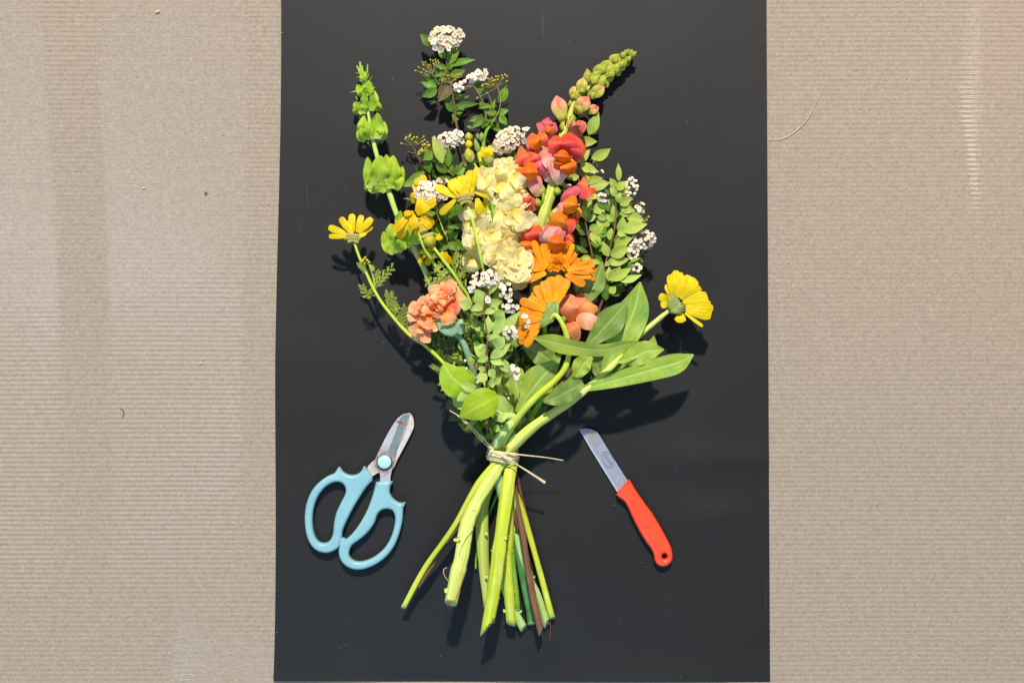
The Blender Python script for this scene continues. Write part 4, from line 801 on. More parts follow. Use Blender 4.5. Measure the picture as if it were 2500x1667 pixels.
    FL = [  # each flower: pieces (name, colour, midrib, half widths)
     [('flower', 'snappink', [(1370, 45, 30), (1355, -30, 36), (1330, -110, 34)], [18, 46, 60, 58]), ('lip', 'snapmag', [(1330, -60, 38), (1290, -120, 42), (1240, -150, 38)], [40, 46, 38, 10]), ('lip', 'snapmag', [(1330, -70, 38), (1330, -150, 44), (1340, -205, 38)], [36, 52, 44, 12]), ('lip', 'snapmag', [(1360, -50, 38), (1390, -100, 42), (1400, -160, 38)], [30, 40, 34, 14]), ('lip', 'snapred', [(1315, -40, 36), (1285, -60, 40), (1270, -90, 36)], [24, 34, 30, 8]), ('palate', 'snapor', [(1385, -60, 42), (1355, -95, 47), (1325, -130, 43)], [14, 26, 28, 12])],
     [('flower', 'snappink', [(1530, -20, 26), (1590, -70, 32), (1610, -130, 32)], [22, 54, 62, 40]), ('lip', 'snapmag', [(1590, -90, 34), (1620, -130, 42), (1600, -170, 38)], [44, 66, 60, 20]), ('lip', 'snapbud', [(1560, -90, 36), (1560, -140, 42), (1580, -175, 38)], [34, 52, 48, 16]), ('lip', 'snapmag', [(1620, -90, 34), (1650, -120, 40), (1660, -160, 34)], [24, 36, 32, 8])],
     [('flower', 'snappink', [(1350, 215, 34), (1300, 120, 42), (1250, 40, 42)], [30, 52, 56, 44]), ('lip', 'snapred', [(1250, 90, 40), (1215, 20, 48), (1190, -60, 42)], [50, 74, 62, 10]), ('lip', 'snapred', [(1280, 70, 40), (1290, -10, 48), (1260, -70, 42)], [40, 50, 44, 10]), ('palate', 'snapor', [(1270, 70, 46), (1235, 20, 56), (1215, -40, 48)], [36, 60, 58, 20])],
     [('flower', 'snappink', [(1440, 405, 44), (1440, 320, 54), (1455, 215, 54)], [16, 52, 84, 96]), ('lip', 'snappink', [(1400, 250, 46), (1345, 180, 54), (1330, 95, 48)], [44, 62, 50, 14]), ('lip', 'snapred', [(1460, 130, 44), (1430, 40, 56), (1420, -40, 48)], [70, 80, 72, 30]), ('lip', 'snapred', [(1520, 140, 44), (1530, 30, 58), (1510, -60, 48)], [80, 96, 90, 40]), ('lip', 'snapred', [(1560, 190, 42), (1610, 90, 54), (1630, -10, 46)], [50, 72, 74, 16]), ('palate', 'snapor', [(1470, 220, 54), (1480, 150, 68), (1480, 90, 58)], [50, 76, 74, 30]), ('lip', 'snapor', [(1510, 190, 56), (1530, 250, 62), (1545, 315, 54)], [50, 68, 60, 34]), ('lip', 'snapor', [(1440, 180, 56), (1425, 210, 62), (1420, 250, 54)], [22, 34, 34, 14])],
     [('flower', 'snappink', [(1245, 515, 42), (1230, 430, 50), (1205, 330, 50)], [14, 44, 62, 56]), ('flower', 'snapmag', [(1245, 330, 42), (1270, 250, 52), (1200, 130, 46)], [44, 66, 62, 16]), ('lip', 'snapred', [(1150, 260, 42), (1110, 160, 52), (1095, 55, 42)], [50, 66, 48, 8]), ('lip', 'snapred', [(1220, 250, 42), (1190, 180, 54), (1150, 110, 46)], [60, 84, 60, 10]), ('palate', 'snapor', [(1180, 365, 52), (1175, 290, 66), (1185, 200, 56)], [50, 72, 70, 26]), ('lip', 'snapor', [(1130, 275, 52), (1085, 272, 56), (1035, 262, 48)], [28, 22, 16, 4])],
     [('flower', 'snappink', [(1400, 370, 34), (1340, 320, 42), (1290, 250, 42)], [34, 48, 50, 40]), ('lip', 'snapmag', [(1320, 340, 36), (1290, 300, 42), (1280, 240, 38)], [20, 40, 36, 10])],
     [('flower', 'snapmag', [(1215, 640, 36), (1180, 560, 42), (1150, 480, 40)], [26, 44, 42, 20]), ('lip', 'snapred', [(1110, 470, 38), (1125, 540, 50), (1160, 640, 42)], [40, 62, 60, 26]), ('lip', 'snapred', [(1120, 520, 34), (1075, 470, 40), (1050, 430, 34)], [30, 42, 34, 8]), ('flower', 'snappink', [(1210, 740, 34), (1170, 690, 40), (1130, 640, 38)], [20, 34, 34, 14])],
     [('flower', 'snappink', [(1410, 690, 46), (1470, 630, 54), (1510, 560, 52)], [48, 56, 52, 40]), ('flower', 'snapmag', [(1490, 610, 50), (1530, 500, 60), (1650, 420, 56)], [26, 50, 44, 26]), ('lip', 'snapred', [(1620, 470, 54), (1660, 400, 60), (1668, 335, 52)], [36, 46, 34, 8]), ('lip', 'snapred', [(1620, 490, 54), (1700, 470, 62), (1768, 435, 54)], [30, 50, 40, 8]), ('palate', 'snapor', [(1570, 660, 56), (1560, 590, 70), (1580, 505, 60)], [46, 72, 66, 22]), ('lip', 'snapor', [(1600, 620, 54), (1625, 660, 58), (1605, 715, 50)], [24, 22, 20, 10]), ('lip', 'snapred', [(1550, 680, 48), (1570, 720, 50), (1560, 780, 44)], [20, 40, 40, 14])],
     [('flower', 'snappink', [(1330, 980, 48), (1370, 880, 62), (1440, 780, 60)], [44, 86, 92, 70]), ('lip', 'snapor', [(1430, 800, 58), (1450, 720, 66), (1530, 650, 56)], [70, 82, 56, 12]), ('lip', 'snapred', [(1490, 850, 54), (1540, 750, 60), (1560, 690, 50)], [40, 56, 46, 16]), ('lip', 'snapred', [(1500, 920, 50), (1545, 880, 54), (1575, 870, 46)], [30, 46, 40, 10]), ('palate', 'snapor', [(1430, 1010, 58), (1430, 930, 74), (1440, 855, 62)], [60, 88, 80, 24]), ('lip', 'snapor', [(1490, 960, 52), (1530, 950, 58), (1545, 990, 50)], [30, 40, 36, 14])],
     [('flower', 'snapred', [(1215, 945, 46), (1200, 850, 62), (1190, 750, 50)], [60, 92, 76, 20]), ('lip', 'snapor', [(1260, 930, 48), (1270, 850, 56), (1245, 760, 48)], [24, 36, 36, 12]), ('lip', 'snapmag', [(1120, 900, 42), (1110, 830, 48), (1150, 760, 42)], [20, 34, 30, 8]), ('palate', 'snapor', [(1110, 1015, 50), (1125, 950, 60), (1130, 885, 52)], [50, 68, 58, 18]), ('lip', 'snapor', [(1170, 1000, 50), (1210, 950, 56), (1160, 890, 50)], [30, 44, 40, 12])]]
    for parts in FL:
        hd = None
        for nm, m, pts, ws in parts:
            for q in range(2 if nm == 'flower' else 1):   # a flower tube has a front and a back wall
                o = T.part(nm if not q else 'tube_back', blade(V('S', [(x, y, z - 4 * q) for x, y, z in pts]), [W('S', a * 1.06) for a in ws], nu=16, nv=12, cup=(-.34 if nm != 'lip' else random.uniform(-.28, -.08)) * (1 - 1.6 * q), wave=.14, wf=1.4, fold=0 if nm != 'lip' else random.uniform(-.05, .15), roll=random.uniform(-.2, .2), jag=.10 if nm == 'lip' else .03, rnd=.15, ridge=.05 if nm == 'flower' else .02, nrg=4), Mt[m], parent=hd)
                if hd is None: hd = o
build_snap()

# ================= calendulas =================
def build_calendulas():
    g = 'calendulas in the bouquet'
    T = Thing('orange_calendula', 'orange calendula facing up with many loose petals, just below the snapdragon', 'flower stem', P('n', BX, BY, 36), g)
    stem(T, path(('d', [(1150, 520, 58), (1000, 800, 40)]), ('n', [(1330, 830, 30), (1290, 980, 30), (1242, BY, 30), (1226, 1250, 30), (1232, 1330, 22)])), [6, 6, 6, 7, 8, 8, 8], 'st_green')
    h = T.part('flower_head', ribbed(P('d', 1160, 560, 52), P('d', 1190, 420, 58), W('d', 110), 13), Mt['calyx'])
    pts = [((1050, 440), (825, 195), 46), ((1060, 430), (905, 40), 50), ((1090, 430), (1040, 85), 50), ((1130, 440), (1070, 90), 46), ((1100, 420), (960, 180), 52), ((1140, 420), (1140, 215), 26), ((1080, 430), (1000, 260), 42), ((1080, 490), (780, 600), 46), ((1070, 470), (850, 500), 38), ((1050, 450), (870, 425), 32), ((1060, 450), (920, 360), 34), ((1060, 480), (830, 560), 34),
        ((1300, 430), (1220, 145), 52), ((1310, 410), (1340, 140), 46), ((1330, 410), (1455, 85), 36), ((1340, 420), (1475, 195), 38), ((1350, 420), (1545, 290), 32), ((1280, 400), (1290, 150), 42), ((1350, 440), (1720, 310), 36), ((1360, 450), (1750, 370), 36), ((1370, 470), (1770, 450), 42), ((1370, 480), (1700, 540), 40), ((1380, 490), (1765, 580), 26), ((1350, 500), (1615, 645), 56), ((1350, 440), (1640, 350), 32), ((1330, 430), (1500, 220), 24), ((1370, 460), (1690, 480), 36), ((1380, 480), (1740, 510), 26), ((1200, 420), (1190, 190), 40), ((1250, 420), (1170, 250), 40), ((1240, 400), (1240, 230), 42), ((1340, 430), (1420, 250), 36)]
    r2 = random.Random(3); pts = pts + [((b[0], b[1] - 10), (b[0] + (t[0] - b[0]) * .84 + r2.uniform(-24, 24), b[1] + (t[1] - b[1]) * .84 + r2.uniform(-24, 24)), w_ * .8) for b, t, w_ in pts]
    for i, (b, t, w_) in enumerate(pts): petal(T, 'd', b, t, w_ * 1.02, (58 + (i % 4) * 1.5, 56 + (i * 5) % 9), 'orange', parent=h, rnd=.35, tooth=.2, wave=.08, cup=.10 if i % 2 else -.1, prof='petal', arch=1)
    rs = random.Random(2)
    for i in range(84):
        a = rs.random() * 6.28; r0 = rs.uniform(0, 40); r1 = rs.uniform(50, 165); cx, cy = 1230, 370
        b = (cx + math.cos(a) * r0, cy + math.sin(a) * r0 * .8); t = (cx + math.cos(a) * r1, cy + math.sin(a) * r1 * .8)
        petal(T, 'd', b, t, rs.uniform(10, 24), (62, 66 + rs.uniform(0, 5)), 'orange', parent=h, rnd=.3, tooth=.2, bend=rs.uniform(-.5, .5), cup=.4, nu=7, nv=3, name='inner_petal')
    T.part('eye', ball(P('d', 1140, 498, 58), W('d', 22), 10, 6), Mt['leafdark'], parent=h)
    # back view
    T = Thing('orange_calendula', 'orange calendula seen from behind on a hooked stem, left of the rounded peach flower', 'flower stem', P('n', BX, BY, 44), g)
    stem(T, path(('E', [(1310, 470, 80), (1350, 440, 84), (1400, 500, 84), (1440, 600, 82), (1462, 740, 80), (1430, 880, 78), (1330, 1000, 74), (1180, 1130, 70), (1040, 1290, 60)]), ('n', [(1232, 1070, 46), (1215, 1120, 44), (1168, 1180, 44), (1107, 1287, 40), (1038, 1385, 26), (985, 1482, 20)])), [4.5, 5, 5.8, 6.2, 6.4, 6.8, 7.4, 8, 8.2, 7.8, 7.5, 7.5, 7, 6.5, 6.5], 'st_yel', cutang=.8, nubs=[('M', 790, 1130, 40, 22, 5, 5), ('N', 340, 460, 26, -20, -4, 5)])
    c = (1180, 1080)
    h = T.part('flower_head', ribbed(P('d', 1225, 1050, 76), P('d', 1080, 1010, 72), W('d', 150), 17, amp=.05, prof=lambda u: .35 + .65 * min(1, u * 1.3) ** .7, flat=.5), Mt['calyx'])
    for i, (b, t, w_) in enumerate([((1225, 890), (1350, 555), 74), ((1205, 890), (1270, 515), 62), ((1180, 900), (1150, 535), 76), ((1140, 930), (1060, 590), 86), ((1110, 960), (940, 660), 62), ((1100, 960), (905, 740), 62), ((1070, 1000), (725, 860), 60), ((1070, 1040), (720, 990), 70), ((1040, 1080), (690, 1070), 60), ((1030, 1110), (640, 1160), 60), ((1010, 1150), (670, 1270), 60), ((1000, 1180), (700, 1370), 56), ((1000, 1200), (725, 1450), 46), ((1000, 1200), (800, 1490), 50), ((1010, 1190), (880, 1380), 44), ((1200, 880), (1210, 560), 60), ((1080, 980), (840, 830), 70), ((1020, 1130), (720, 1200), 60), ((1240, 900), (1390, 580), 50)]):
        petal(T, 'd', b, t, w_, (74 - (i % 3) * 2, 68 + (i * 3) % 5), 'orange', parent=h, rnd=.22, tooth=.16, cup=-.06, wave=.04, arch=2)
    for i, (x, y) in enumerate([(1245, 850), (1262, 890), (1215, 850), (1190, 870), (1160, 895), (1130, 920), (1105, 945), (1085, 970), (1060, 1000), (1045, 1030), (1030, 1060), (1010, 1090), (990, 1130), (970, 1165), (965, 1200), (985, 1225), (1020, 1230), (1060, 1215), (1100, 1190), (1255, 940), (1258, 980), (1150, 1160)]):
        petal(T, 'd', (1195 + (x - 1150) * .2, 1080 + (y - 1080) * .12), (x, y), 26, (82, 78), 'calyx', 'sepal', parent=h, prof='leaf', rnd=0, tooth=0, cup=-.5, arch=1.5, nu=8, nv=3)
    # yellow calendula right
    T = Thing('yellow_calendula', 'yellow calendula seen from behind on a straight stem, furthest to the right of the bouquet', 'flower stem', P('n', BX, BY, 44), g)
    stem(T, path(('F', [(1225, 530, 44), (1190, 550, 44), (1000, 710, 46), (850, 860, 48), (740, 990, 52), (600, 1120, 56), (430, 1260, 58)]), ('n', [(1352, 1007, 54), (1300, 1043, 48), (1250, 1090, 42), (1222, 1130, 41)]), ('M', [(1195, 640, 46), (1045, 900, 52), (940, 1170, 58)]), ('N', [(730, 330, 64), (660, 600, 64), (610, 840, 62)])),
         [5, 5.5, 6, 6.5, 7, 8, 9, 10.5, 12, 13, 14, 15.5, 16, 16.5, 17, 16.5, 15], 'st_thick', cut='cutwood', seg=22, bump=.035, nubs=[('M', 820, 1340, 66, -55, 10, 8), ('N', 590, 740, 64, -45, -60, 10), ('N', 600, 690, 66, -55, 30, 11)])
    T.part('stem_scar', blade(V('N', [(725, 480, 71), (690, 620, 71), (640, 800, 70)]), W('N', 32), 'strap', 10, 4, cup=-.6, wave=.1), Mt['scar'])
    for k_ in range(9):
        x_ = 612 + k_ * 7.5; T.part('torn_fibre', blade(V('N', [(x_ + 8, 800, 66 - abs(k_ - 4) * 1.2), (x_ + 3, 840, 66 - abs(k_ - 4) * 1.4), (x_ - 2 + random.uniform(-5, 5), 862 + random.uniform(-10, 14), 63 - abs(k_ - 4) * 1.2)]), W('N', 6), 'leaf', 5, 2), Mt[['scar', 'raffia', 'st_thick'][k_ % 3]])
    T.part('stem_fibre', tube(V('N', [(585, 600, 62), (545, 540, 66), (535, 480, 68), (570, 455, 66)]), .0004, 5, 12), Mt['raffia'])
    T.part('stem_fibre', tube(V('N', [(845, 45, 66), (780, 130, 70), (720, 250, 72), (700, 330, 72)]), .0004, 5, 12), Mt['raffia'])
    h = T.part('flower_head', ribbed(P('F', 1205, 545, 44), P('F', 1300, 480, 46), W('F', 66), 15, amp=.05, prof=lambda u: .3 + .7 * min(1, u * 1.2) ** .8, flat=.7), Mt['calyx'])
    for i, (b, t, w_) in enumerate([((1215, 430), (1187, 320), 22), ((1210, 440), (1118, 425), 30), ((1215, 490), (1135, 480), 32), ((1235, 430), (1215, 240), 30), ((1250, 420), (1262, 205), 30), ((1265, 420), (1302, 222), 30), ((1290, 420), (1375, 248), 40), ((1310, 430), (1432, 285), 38), ((1320, 450), (1467, 345), 36), ((1330, 470), (1520, 408), 36), ((1340, 490), (1552, 490), 36), ((1340, 520), (1572, 520), 32), ((1345, 545), (1552, 590), 34), ((1335, 560), (1485, 670), 13), ((1300, 560), (1295, 640), 42), ((1320, 470), (1530, 440), 32), ((1280, 430), (1330, 250), 34), ((1300, 440), (1410, 265), 34), ((1345, 530), (1560, 555), 30), ((1240, 430), (1240, 230), 26)]):
        petal(T, 'F', b, t, w_ * 1.12, (46, 46 + (i * 5) % 6), 'yellow', parent=h, rnd=.25, tooth=.18, cup=-.06, wave=.03, arch=2)
    for (x, y) in [(1205, 400), (1240, 385), (1262, 395), (1282, 420), (1300, 440), (1325, 465), (1352, 487), (1345, 515), (1340, 545), (1320, 565), (1285, 570), (1225, 400), (1310, 490), (1250, 570)]: petal(T, 'F', (1225 + (x - 1270) * .2, 530), (x, y), 14, (52, 50), 'calyx', 'sepal', parent=h, prof='leaf', rnd=0, tooth=0, cup=-.5, nu=7, nv=3)
    # leaves of this plant (big, traced)
    def cal(pts, ws, z, mat='leafcal', f='F', wave=.17, roll=0, fold=.18, T=T, name='leaf', wf=2.5, label=None):
        T.part(name, blade(V(f, [(*p[:2], z + (p[2] if len(p) > 2 else 0)) for p in pts]), [W(f, a * 1.08) for a in ws], nu=22, nv=8, fold=fold, cup=-.05, wave=wave, wf=wf, roll=roll), Mt[mat], label=label)
    cal([(480, 1190), (640, 1150), (850, 1090), (1100, 1020, -4), (1280, 970, -8), (1408, 905, -12)], [22, 40, 62, 78, 72, 6], 60, wave=.08, label='longest outer leaf reaching right')
    cal([(660, 1060), (740, 900), (830, 720), (920, 520), (965, 300)], [20, 70, 120, 112, 6], 52)
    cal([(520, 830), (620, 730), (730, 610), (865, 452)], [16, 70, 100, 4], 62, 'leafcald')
    cal([(80, 762), (230, 800, 4), (420, 845, 8), (640, 868, 6), (800, 830, 2), (952, 795, -4)], [8, 60, 58, 46, 36, 5], 84, 'leafcal', wave=.14, roll=.3)
    cal([(780, 965), (900, 930), (1020, 880, -2), (1162, 862, -4)], [10, 66, 82, 5], 58)
    cal([(1000, 900), (1060, 830), (1078, 750)], [20, 40, 4], 54)
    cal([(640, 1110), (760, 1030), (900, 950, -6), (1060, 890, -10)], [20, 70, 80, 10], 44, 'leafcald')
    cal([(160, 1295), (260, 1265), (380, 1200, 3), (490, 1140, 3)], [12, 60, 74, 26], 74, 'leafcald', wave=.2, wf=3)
    cal([(530, 480), (560, 380), (610, 280), (650, 130)], [10, 60, 66, 4], 44, 'leafcald')
    cal([(420, 1120), (480, 1000), (560, 920)], [12, 70, 20], 52, 'leafcal', wave=.2)
    cal([(640, 1120), (600, 960), (560, 760)], [20, 60, 20], 40, 'leafcald')
    cal([(500, 1100), (620, 1000), (700, 700)], [12, 90, 20], 34, 'leafdark')
    cal([(860, 780), (900, 700), (940, 640)], [20, 50, 10], 36, 'leafcald')
    # leaves nearer the tie, E frame, belonging to the back view calendula
    T2 = bpy.data.objects['orange_calendula.001']
    class TT: pass
    B = Thing.__new__(Thing); B.o = T2; B.base = P('n', BX, BY, 44)
    def cal2(pts, ws, z, mat='leafcal', wave=.17, roll=0, fold=.18, wf=2.5): cal(pts, ws, z, mat, 'E', wave, roll, fold, B, wf=wf)
    cal2([(1030, 1250), (1120, 1110), (1220, 980), (1390, 795)], [16, 70, 116, 6], 58)
    cal2([(1040, 1180), (1040, 1080), (1020, 980), (1060, 880)], [10, 90, 110, 14], 46, 'leafcal')
    cal2([(1080, 700), (1180, 740), (1280, 800), (1340, 850)], [10, 70, 80, 20], 48, 'leafcald')
    cal2([(1230, 1200), (1280, 1080), (1330, 950)], [10, 60, 10], 36, 'leafdark')
    cal2([(960, 1300), (990, 1200), (940, 1130)], [20, 70, 10], 44)
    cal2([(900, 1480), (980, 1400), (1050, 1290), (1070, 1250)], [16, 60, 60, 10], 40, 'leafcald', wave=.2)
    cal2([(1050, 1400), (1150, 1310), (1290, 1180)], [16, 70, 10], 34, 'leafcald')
    cal2([(1000, 800), (1060, 900), (1000, 700)], [10, 40, 6], 36, 'leafdark')
    cal2([(1100, 860), (1150, 760), (1080, 660)], [10, 80, 6], 30, 'leafdark'); cal2([(1250, 900), (1300, 780), (1250, 600)], [10, 80, 6], 28, 'leafdark')
    cal2([(1150, 700), (1200, 640), (1400, 620)], [10, 60, 20], 30, 'leafdark'); cal2([(960, 760), (1000, 660), (1060, 600)], [10, 50, 20], 30, 'leafcald')
build_calendulas()

# ================= peach flower and carnation =================
def build_peach():
    T = Thing('peach_ranunculus', 'peach flower with a few large smooth rounded petals, right of the back turned orange calendula', 'flower stem', P('n', BX, BY, 30))
    stem(T, path(('d', [(1380, 1130, 48)]), ('n', [(1376, 830, 42), (1330, 960, 36), (1248, BY, 34), (1238, 1250, 30), (1246, 1330, 24), (1262, 1490, 14)])), [5, 6, 7, 9, 9, 9, 9], 'st_green')
    T.part('bud', lathe(P('d', 1340, 1150, 60), P('d', 1290, 1080, 62), W('d', 46), EGG, 10, 8), Mt['calyx'])
    c = P('d', 1480, 1050, 50)
    h = T.part('flower_head', ball(c, .004, 10, 6), Mt['calyx'])
    for pts, ws, z, m, cu in [([(1500, 1130), (1590, 940), (1690, 830)], (60, 150, 170, 120, 40), 44, 'salmon', -.12), ([(1480, 1130), (1530, 920), (1560, 765)], (60, 140, 150, 110, 40), 48, 'salmon', -.14),
            ([(1520, 1110), (1660, 1000), (1790, 960)], (50, 100, 110, 90, 30), 52, 'salmon', -.12), ([(1430, 1130), (1340, 950), (1350, 790)], (40, 90, 100, 80, 30), 46, 'salmon', -.15),
            ([(1440, 1140), (1395, 960), (1420, 775)], (50, 108, 124, 112, 56), 60, 'salmon', -.12), ([(1490, 1130), (1650, 1150), (1830, 1215)], (60, 104, 112, 100, 56), 60, 'salmonpale', -.10),
            ([(1370, 1145), (1450, 1260), (1515, 1410)], (50, 84, 92, 78, 34), 56, 'salmon', -.10)]:
        T.part('petal', blade(V('d', [(x, y, z + (6 if i == 1 else -2)) for i, (x, y) in enumerate(pts)]), [W('d', q) for q in ws], nu=18, nv=16, fold=0, cup=cu, wave=.09, wf=1.1, rnd=.22, jag=.04, ridge=.02, nrg=7), Mt[m], parent=h)
    T = Thing('peach_carnation', 'frilly peach carnation with a blue green calyx on the left of the bouquet', 'flower stem', P('n', BX, BY, 30))
    stem(T, path(('E', [(540, 600, 46), (590, 680, 46), (640, 830, 42), (690, 980, 38), (740, 1200, 34)]), ('n', [(1205, 1070, 30), (1245, BY, 24), (1248, 1150, 22)])), [7, 7, 7.5, 7.5, 7.5, 7.5, 7.5, 7], 'st_blue')
    stem(T, path(('n', [(1248, BY, 26), (1252, 1210, 20)]), ('N', [(1282, 180, 15), (1350, 430, 13.5), (1430, 800, 11.5), (1470, 1052, 9)])), [7, 8, 8.5, 9.5, 9.8, 10], 'st_dark', name='lower_stem', nubs=[('N', 1255, 90, 16, 20, 20, 9)])
    cx = T.part('calyx', ribbed(P('c', 1120, 1240, 46), P('c', 800, 920, 50), W('c', 190), 5, amp=.05, prof=lambda u: .38 + .62 * math.sin(min(1, u * 1.2) * math.pi / 2), flat=.9), Mt['calyxb'])
    for b, t, w_ in [((1050, 1200), (640, 960), 90), ((1000, 1220), (700, 1080), 80), ((1120, 1220), (1130, 930), 90)]: petal(T, 'c', b, t, w_, (56, 56), 'calyxb', 'sepal', prof='strap', parent=cx, tooth=0, rnd=.3, cup=-.4)
    rs = random.Random(4)
    h = T.part('flower_head', ball(P('c', 640, 780, 48), W('c', 150), 10, 7), Mt['peach'])
    P_ = [((800, 900), (860, 130), 150, 52), ((760, 850), (640, 260), 150, 54), ((820, 850), (960, 180), 120, 56), ((850, 850), (1100, 300), 150, 52), ((880, 850), (1190, 460), 130, 50), ((860, 820), (1200, 560), 90, 54), ((700, 850), (440, 500), 180, 54), ((640, 850), (300, 570), 150, 52), ((620, 880), (150, 660), 130, 50), ((560, 900), (110, 850), 130, 46), ((560, 950), (120, 940), 80, 44), ((580, 920), (200, 1240), 150, 48), ((560, 940), (230, 1310), 100, 46), ((560, 900), (440, 1390), 110, 48), ((620, 880), (560, 1180), 130, 54), ((560, 820), (430, 1100), 170, 60), ((700, 780), (660, 920), 150, 62), ((780, 700), (930, 1040), 190, 62), ((840, 650), (1110, 800), 150, 62), ((760, 700), (700, 400), 190, 62), ((720, 760), (540, 520), 150, 62), ((650, 760), (420, 680), 130, 62), ((780, 740), (880, 460), 130, 64), ((740, 680), (800, 560), 90, 68), ((660, 700), (600, 600), 90, 68), ((820, 600), (980, 300), 110, 60), ((500, 800), (280, 620), 100, 58), ((720, 720), (760, 800), 70, 68), ((690, 600), (640, 330), 110, 58), ((760, 540), (840, 220), 110, 60), ((450, 760), (180, 800), 90, 54), ((420, 1000), (330, 1200), 90, 54)]
    for i, (b, t, w_, z) in enumerate(P_):
        T.part('petal', blade(V('c', [(*b, z - 4), ((b[0] + t[0]) / 2 + rs.uniform(-30, 30), (b[1] + t[1]) / 2 + rs.uniform(-30, 30), z + 2), (*t, z + rs.uniform(-1, 4))]), W('c', w_), 'fan', 12, 14, fold=0, cup=-.08, wave=.20, wf=1.1, rnd=.3, jag=.07, roll=rs.uniform(-.45, .45), seed=i), Mt['peach'], parent=h)
    # small petals turned up through the middle: frilled edges
    for i in range(14):
        a = rs.random() * 6.28; x = 680 + math.cos(a) * rs.uniform(0, 430) * .95 + rs.uniform(-20, 20); y = 620 + math.sin(a) * 190 * rs.random() - (x - 680) * .62
        T.inst('petal', CAR[i % 4], place(P('c', x, y, 58), rs.random() * 6.28, rs.uniform(.7, 1.35), rs.uniform(.6, 1.0), rs.uniform(-.4, .4)), parent=h)
    # feathery carnation side foliage and dark ferny leaves under it
    for pts, w_ in [([(420, 850), (380, 720), (340, 600)], 75), ([(470, 860), (430, 760), (400, 640)], 80), ([(520, 880), (480, 760), (450, 660)], 75), ([(560, 880), (540, 780), (560, 700)], 60), ([(400, 830), (350, 760), (320, 700)], 60), ([(640, 740), (680, 660), (620, 590)], 70), ([(650, 700), (700, 640), (720, 580)], 60), ([(560, 860), (600, 760), (620, 700)], 60), ([(470, 820), (480, 700), (500, 620)], 60), ([(500, 1200), (560, 1240), (640, 1330)], 50), ([(520, 1150), (540, 1180), (480, 1190)], 40), ([(660, 1380), (560, 1310), (485, 1300)], 46), ([(690, 560), (640, 480), (600, 430)], 50), ([(540, 780), (620, 830), (700, 860)], 50)]:
        fern(T, 'E', pts, w_, 'fernd', z=30, n=6)
    for pts, w_, z in [([(620, 640), (560, 700), (700, 800)], 20, 40), ([(660, 700), (700, 560), (640, 430)], 12, 44), ([(690, 650), (720, 600), (690, 470)], 12, 50)]:
        T.part('leaf', blade(V('E', [(*p, z) for p in pts]), W('E', w_), 'leaf', 12, 4), Mt['leafblue'])
CAR = [fan_mesh('petal', Mt['peach'], .0125, .95, .17, 4 + i % 2, .15, .12, 50 + i, 7, 18) for i in range(4)]
build_peach()
